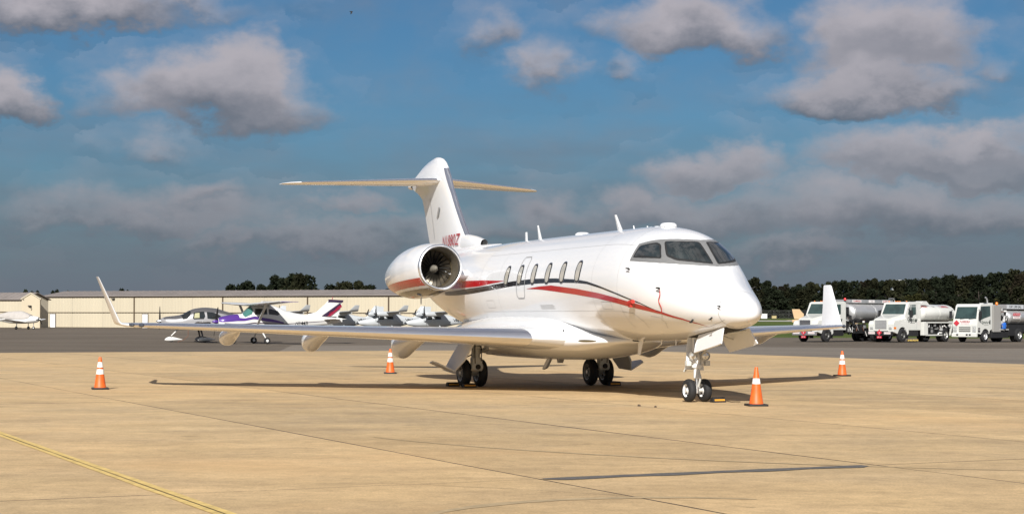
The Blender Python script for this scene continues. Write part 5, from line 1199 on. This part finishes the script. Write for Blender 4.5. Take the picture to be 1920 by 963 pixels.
# ------------------------------------------------------------------ trees
LEAF = [mat('dark_green_foliage', (.012, .016, .008), .8, var=.5, scale=.35, rnd=.25, spec=.1), mat('olive_foliage', (.017, .018, .008), .8, var=.5, scale=.35, rnd=.25, spec=.1), mat('rust_autumn_foliage', (.017, .014, .008), .8, var=.5, scale=.35, rnd=.25, spec=.1), mat('bright_olive_foliage', (.036, .036, .012), .8, var=.5, scale=.35, rnd=.2, spec=.1)]  # very dark leaf tones stand in for cloud shade over the trees
BARK = mat('tree_bark', (.05, .04, .032), .95, var=.3, scale=3)
def tree_mesh(seed, h=14.0, w=4.6, low=.12):
    r_ = np.random.RandomState(seed); lobes = []
    for k in range(34):
        t = r_.uniform(low, .95); prof = math.sin(min(1, (t-low)/(1-low)*1.08+.12)*math.pi)**.7
        a = r_.uniform(0, 2*math.pi); rr = w*prof*math.sqrt(r_.uniform(.05, 1))*.82
        lobes.append((rr*math.cos(a), rr*math.sin(a), h*t, w*r_.uniform(.22, .40)))
    lobes.append((0, 0, h*.93, w*.25))
    V = []; F = []
    for (x, y, z, rad) in lobes:
        n = int(80*(rad/(.3*w))**1.5)
        for i in range(n):
            d = r_.normal(size=3); d /= np.linalg.norm(d)+1e-9; rr = rad*r_.uniform(.55, 1.12)
            c = np.array([x, y, z])+d*rr*np.array([1, 1, .8])
            if c[2] < h*.03: continue
            e1 = r_.normal(size=3); e1 /= np.linalg.norm(e1); e2 = np.cross(e1, r_.normal(size=3)); e2 /= np.linalg.norm(e2)+1e-9
            s = r_.uniform(.28, .70); b = len(V)
            V += [tuple(c-e1*s), tuple(c+e2*s*.6), tuple(c+e1*s), tuple(c-e2*s*.6)]; F.append((b, b+1, b+2, b+3))
    me = bpy.data.meshes.new('crown'); me.from_pydata(V, [], F); me.update()
    mb = MB(); mb.cyl((0, 0, -.3), (0, 0, h*.45), .32, .2, 8); mb.cyl((0, 0, h*.44), (.3, .1, h*.85), .2, .06, 8)
    for k in range(7):
        a = r_.uniform(0, 6.28); z = h*r_.uniform(.2, .6); l = w*r_.uniform(.4, .75); mb.cyl((0, 0, z), (l*math.cos(a), l*math.sin(a), z+l*.7), .10, .03, 6)
    tr = mb.build('trunk', BARK, None, 40); tm = tr.data; bpy.data.objects.remove(tr)
    return me, tm
TM = [tree_mesh(11, 14, 4.8, .03), tree_mesh(12, 14, 5.4, .0), tree_mesh(13, 14, 4.4, .03), tree_mesh(14, 14, 5.8, .0)]
CRM = {}
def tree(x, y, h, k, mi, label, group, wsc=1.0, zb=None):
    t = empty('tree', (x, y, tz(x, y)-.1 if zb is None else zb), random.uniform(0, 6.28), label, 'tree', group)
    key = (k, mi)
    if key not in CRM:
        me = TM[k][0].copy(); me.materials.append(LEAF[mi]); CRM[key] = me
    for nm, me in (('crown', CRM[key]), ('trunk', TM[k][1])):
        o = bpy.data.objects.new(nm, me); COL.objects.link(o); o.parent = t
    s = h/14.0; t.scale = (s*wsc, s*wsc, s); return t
KL = ['dark green leafy tree in the treeline on the right', 'olive green leafy tree in the treeline on the right', 'rusty brown autumn tree in the treeline on the right', 'lighter olive tree low in the treeline on the right']
prof_u = [1380, 1395, 1430, 1460, 1500, 1540, 1575, 1620, 1660, 1700, 1740, 1800, 1860, 1890, 1920, 2000, 2300]
prof_v = [514, 517, 524, 536, 533, 529, 523, 526, 523, 522, 517, 517, 512, 506, 511, 514, 512]
rt = random.Random(5)
u = 1352.0
while u < 2080:
    Y = rt.uniform(585, 640); x = (u-960)/3266.5*Y; top = np.interp(u, prof_u, prof_v)+rt.uniform(-3, 7)-.0033*(u-960)
    h = 1.57+(598-top)*Y/3266.5-tz(x, Y); mi = rt.choice([0, 0, 0, 0, 1, 1, 1, 2])
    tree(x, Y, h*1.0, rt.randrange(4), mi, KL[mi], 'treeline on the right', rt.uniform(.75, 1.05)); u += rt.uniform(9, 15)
u = 1370.0
while u < 2080:
    Y = rt.uniform(568, 582); x = (u-960)/3266.5*Y; mi = rt.choice([0, 0, 0, 1, 1, 3])
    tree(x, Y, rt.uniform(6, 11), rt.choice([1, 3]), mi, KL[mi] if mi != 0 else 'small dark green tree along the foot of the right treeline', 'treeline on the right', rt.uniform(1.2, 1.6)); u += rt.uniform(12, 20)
HL = ['dark green tree rising behind the long hangar roof', 'olive tree rising behind the long hangar roof']
for (u0, u1, vt, n) in ((428, 505, 530, 6), (512, 592, 514, 5), (535, 575, 511, 3), (606, 706, 528, 7), (715, 880, 536, 6)):
    for k in range(n):
        u = u0+(u1-u0)*(k+.5)/n+rt.uniform(-6, 6); Y = rt.uniform(395, 430); x = (u-960)/3266.5*Y; top = vt+rt.uniform(-3, 9)-.0033*(u-960)
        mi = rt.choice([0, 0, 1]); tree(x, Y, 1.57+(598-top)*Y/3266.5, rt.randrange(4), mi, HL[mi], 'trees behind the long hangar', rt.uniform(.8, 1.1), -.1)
for (u, vt, w_, lab) in ((48, 542, .5, 'small dark tree top above the gabled hangar roof'), (60, 545, .5, 'small dark tree top above the gable peak'), (70, 545, .45, 'small dark tree top just right of the gable peak'), (99, 545, .5, 'left one of two tiny tree tops over the long roof end'), (107, 542, .5, 'right one of two tiny tree tops over the long roof end'), (127, 544, .35, 'tiny lone tree top above the long hangar roof'), (228, 541, .6, 'dark tree top behind the roof right of the winglet'), (239, 544, .4, 'tiny tree top beside the one right of the winglet')):
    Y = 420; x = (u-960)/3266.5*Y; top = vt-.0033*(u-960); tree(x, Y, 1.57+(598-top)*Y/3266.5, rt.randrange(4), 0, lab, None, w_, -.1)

# ------------------------------------------------------------------ bird
Yd = 150; bz = 1.57+(598-22-1)*Yd/3266.5
b = empty('bird', ((657-960)/3266.5*Yd, Yd, bz), R(20), 'tiny dark bird flying high in the blue sky', 'bird')
BB = Loft(.13, [(0, .01, -.01, 0, .008), (.05, .03, -.02, 0, .025), (.14, .04, -.05, 0, .04), (.24, .02, -.03, 0, .025), (.32, .005, -.005, 0, .03)], 2, False)
bm_ = bmesh.new()
ob = BB.build('body', mat('bird_dark', (.02, .022, .025), .7), b, 16, 14)
for s in (-1, 1):
    MB().raw([(.06, s*.02, .0), (-.07, s*.02, .0), (-.04, s*.12, -.09), (.06, s*.12, -.08), (-.05, s*.17, -.22), (.01, s*.18, -.21), (.06, s*.02, -.012), (-.07, s*.02, -.012)], [(0, 1, 2, 3), (3, 2, 4, 5), (6, 7, 2, 3)]).build('wing', mat('bird_dark', (.02, .022, .025), .7), b, 0)
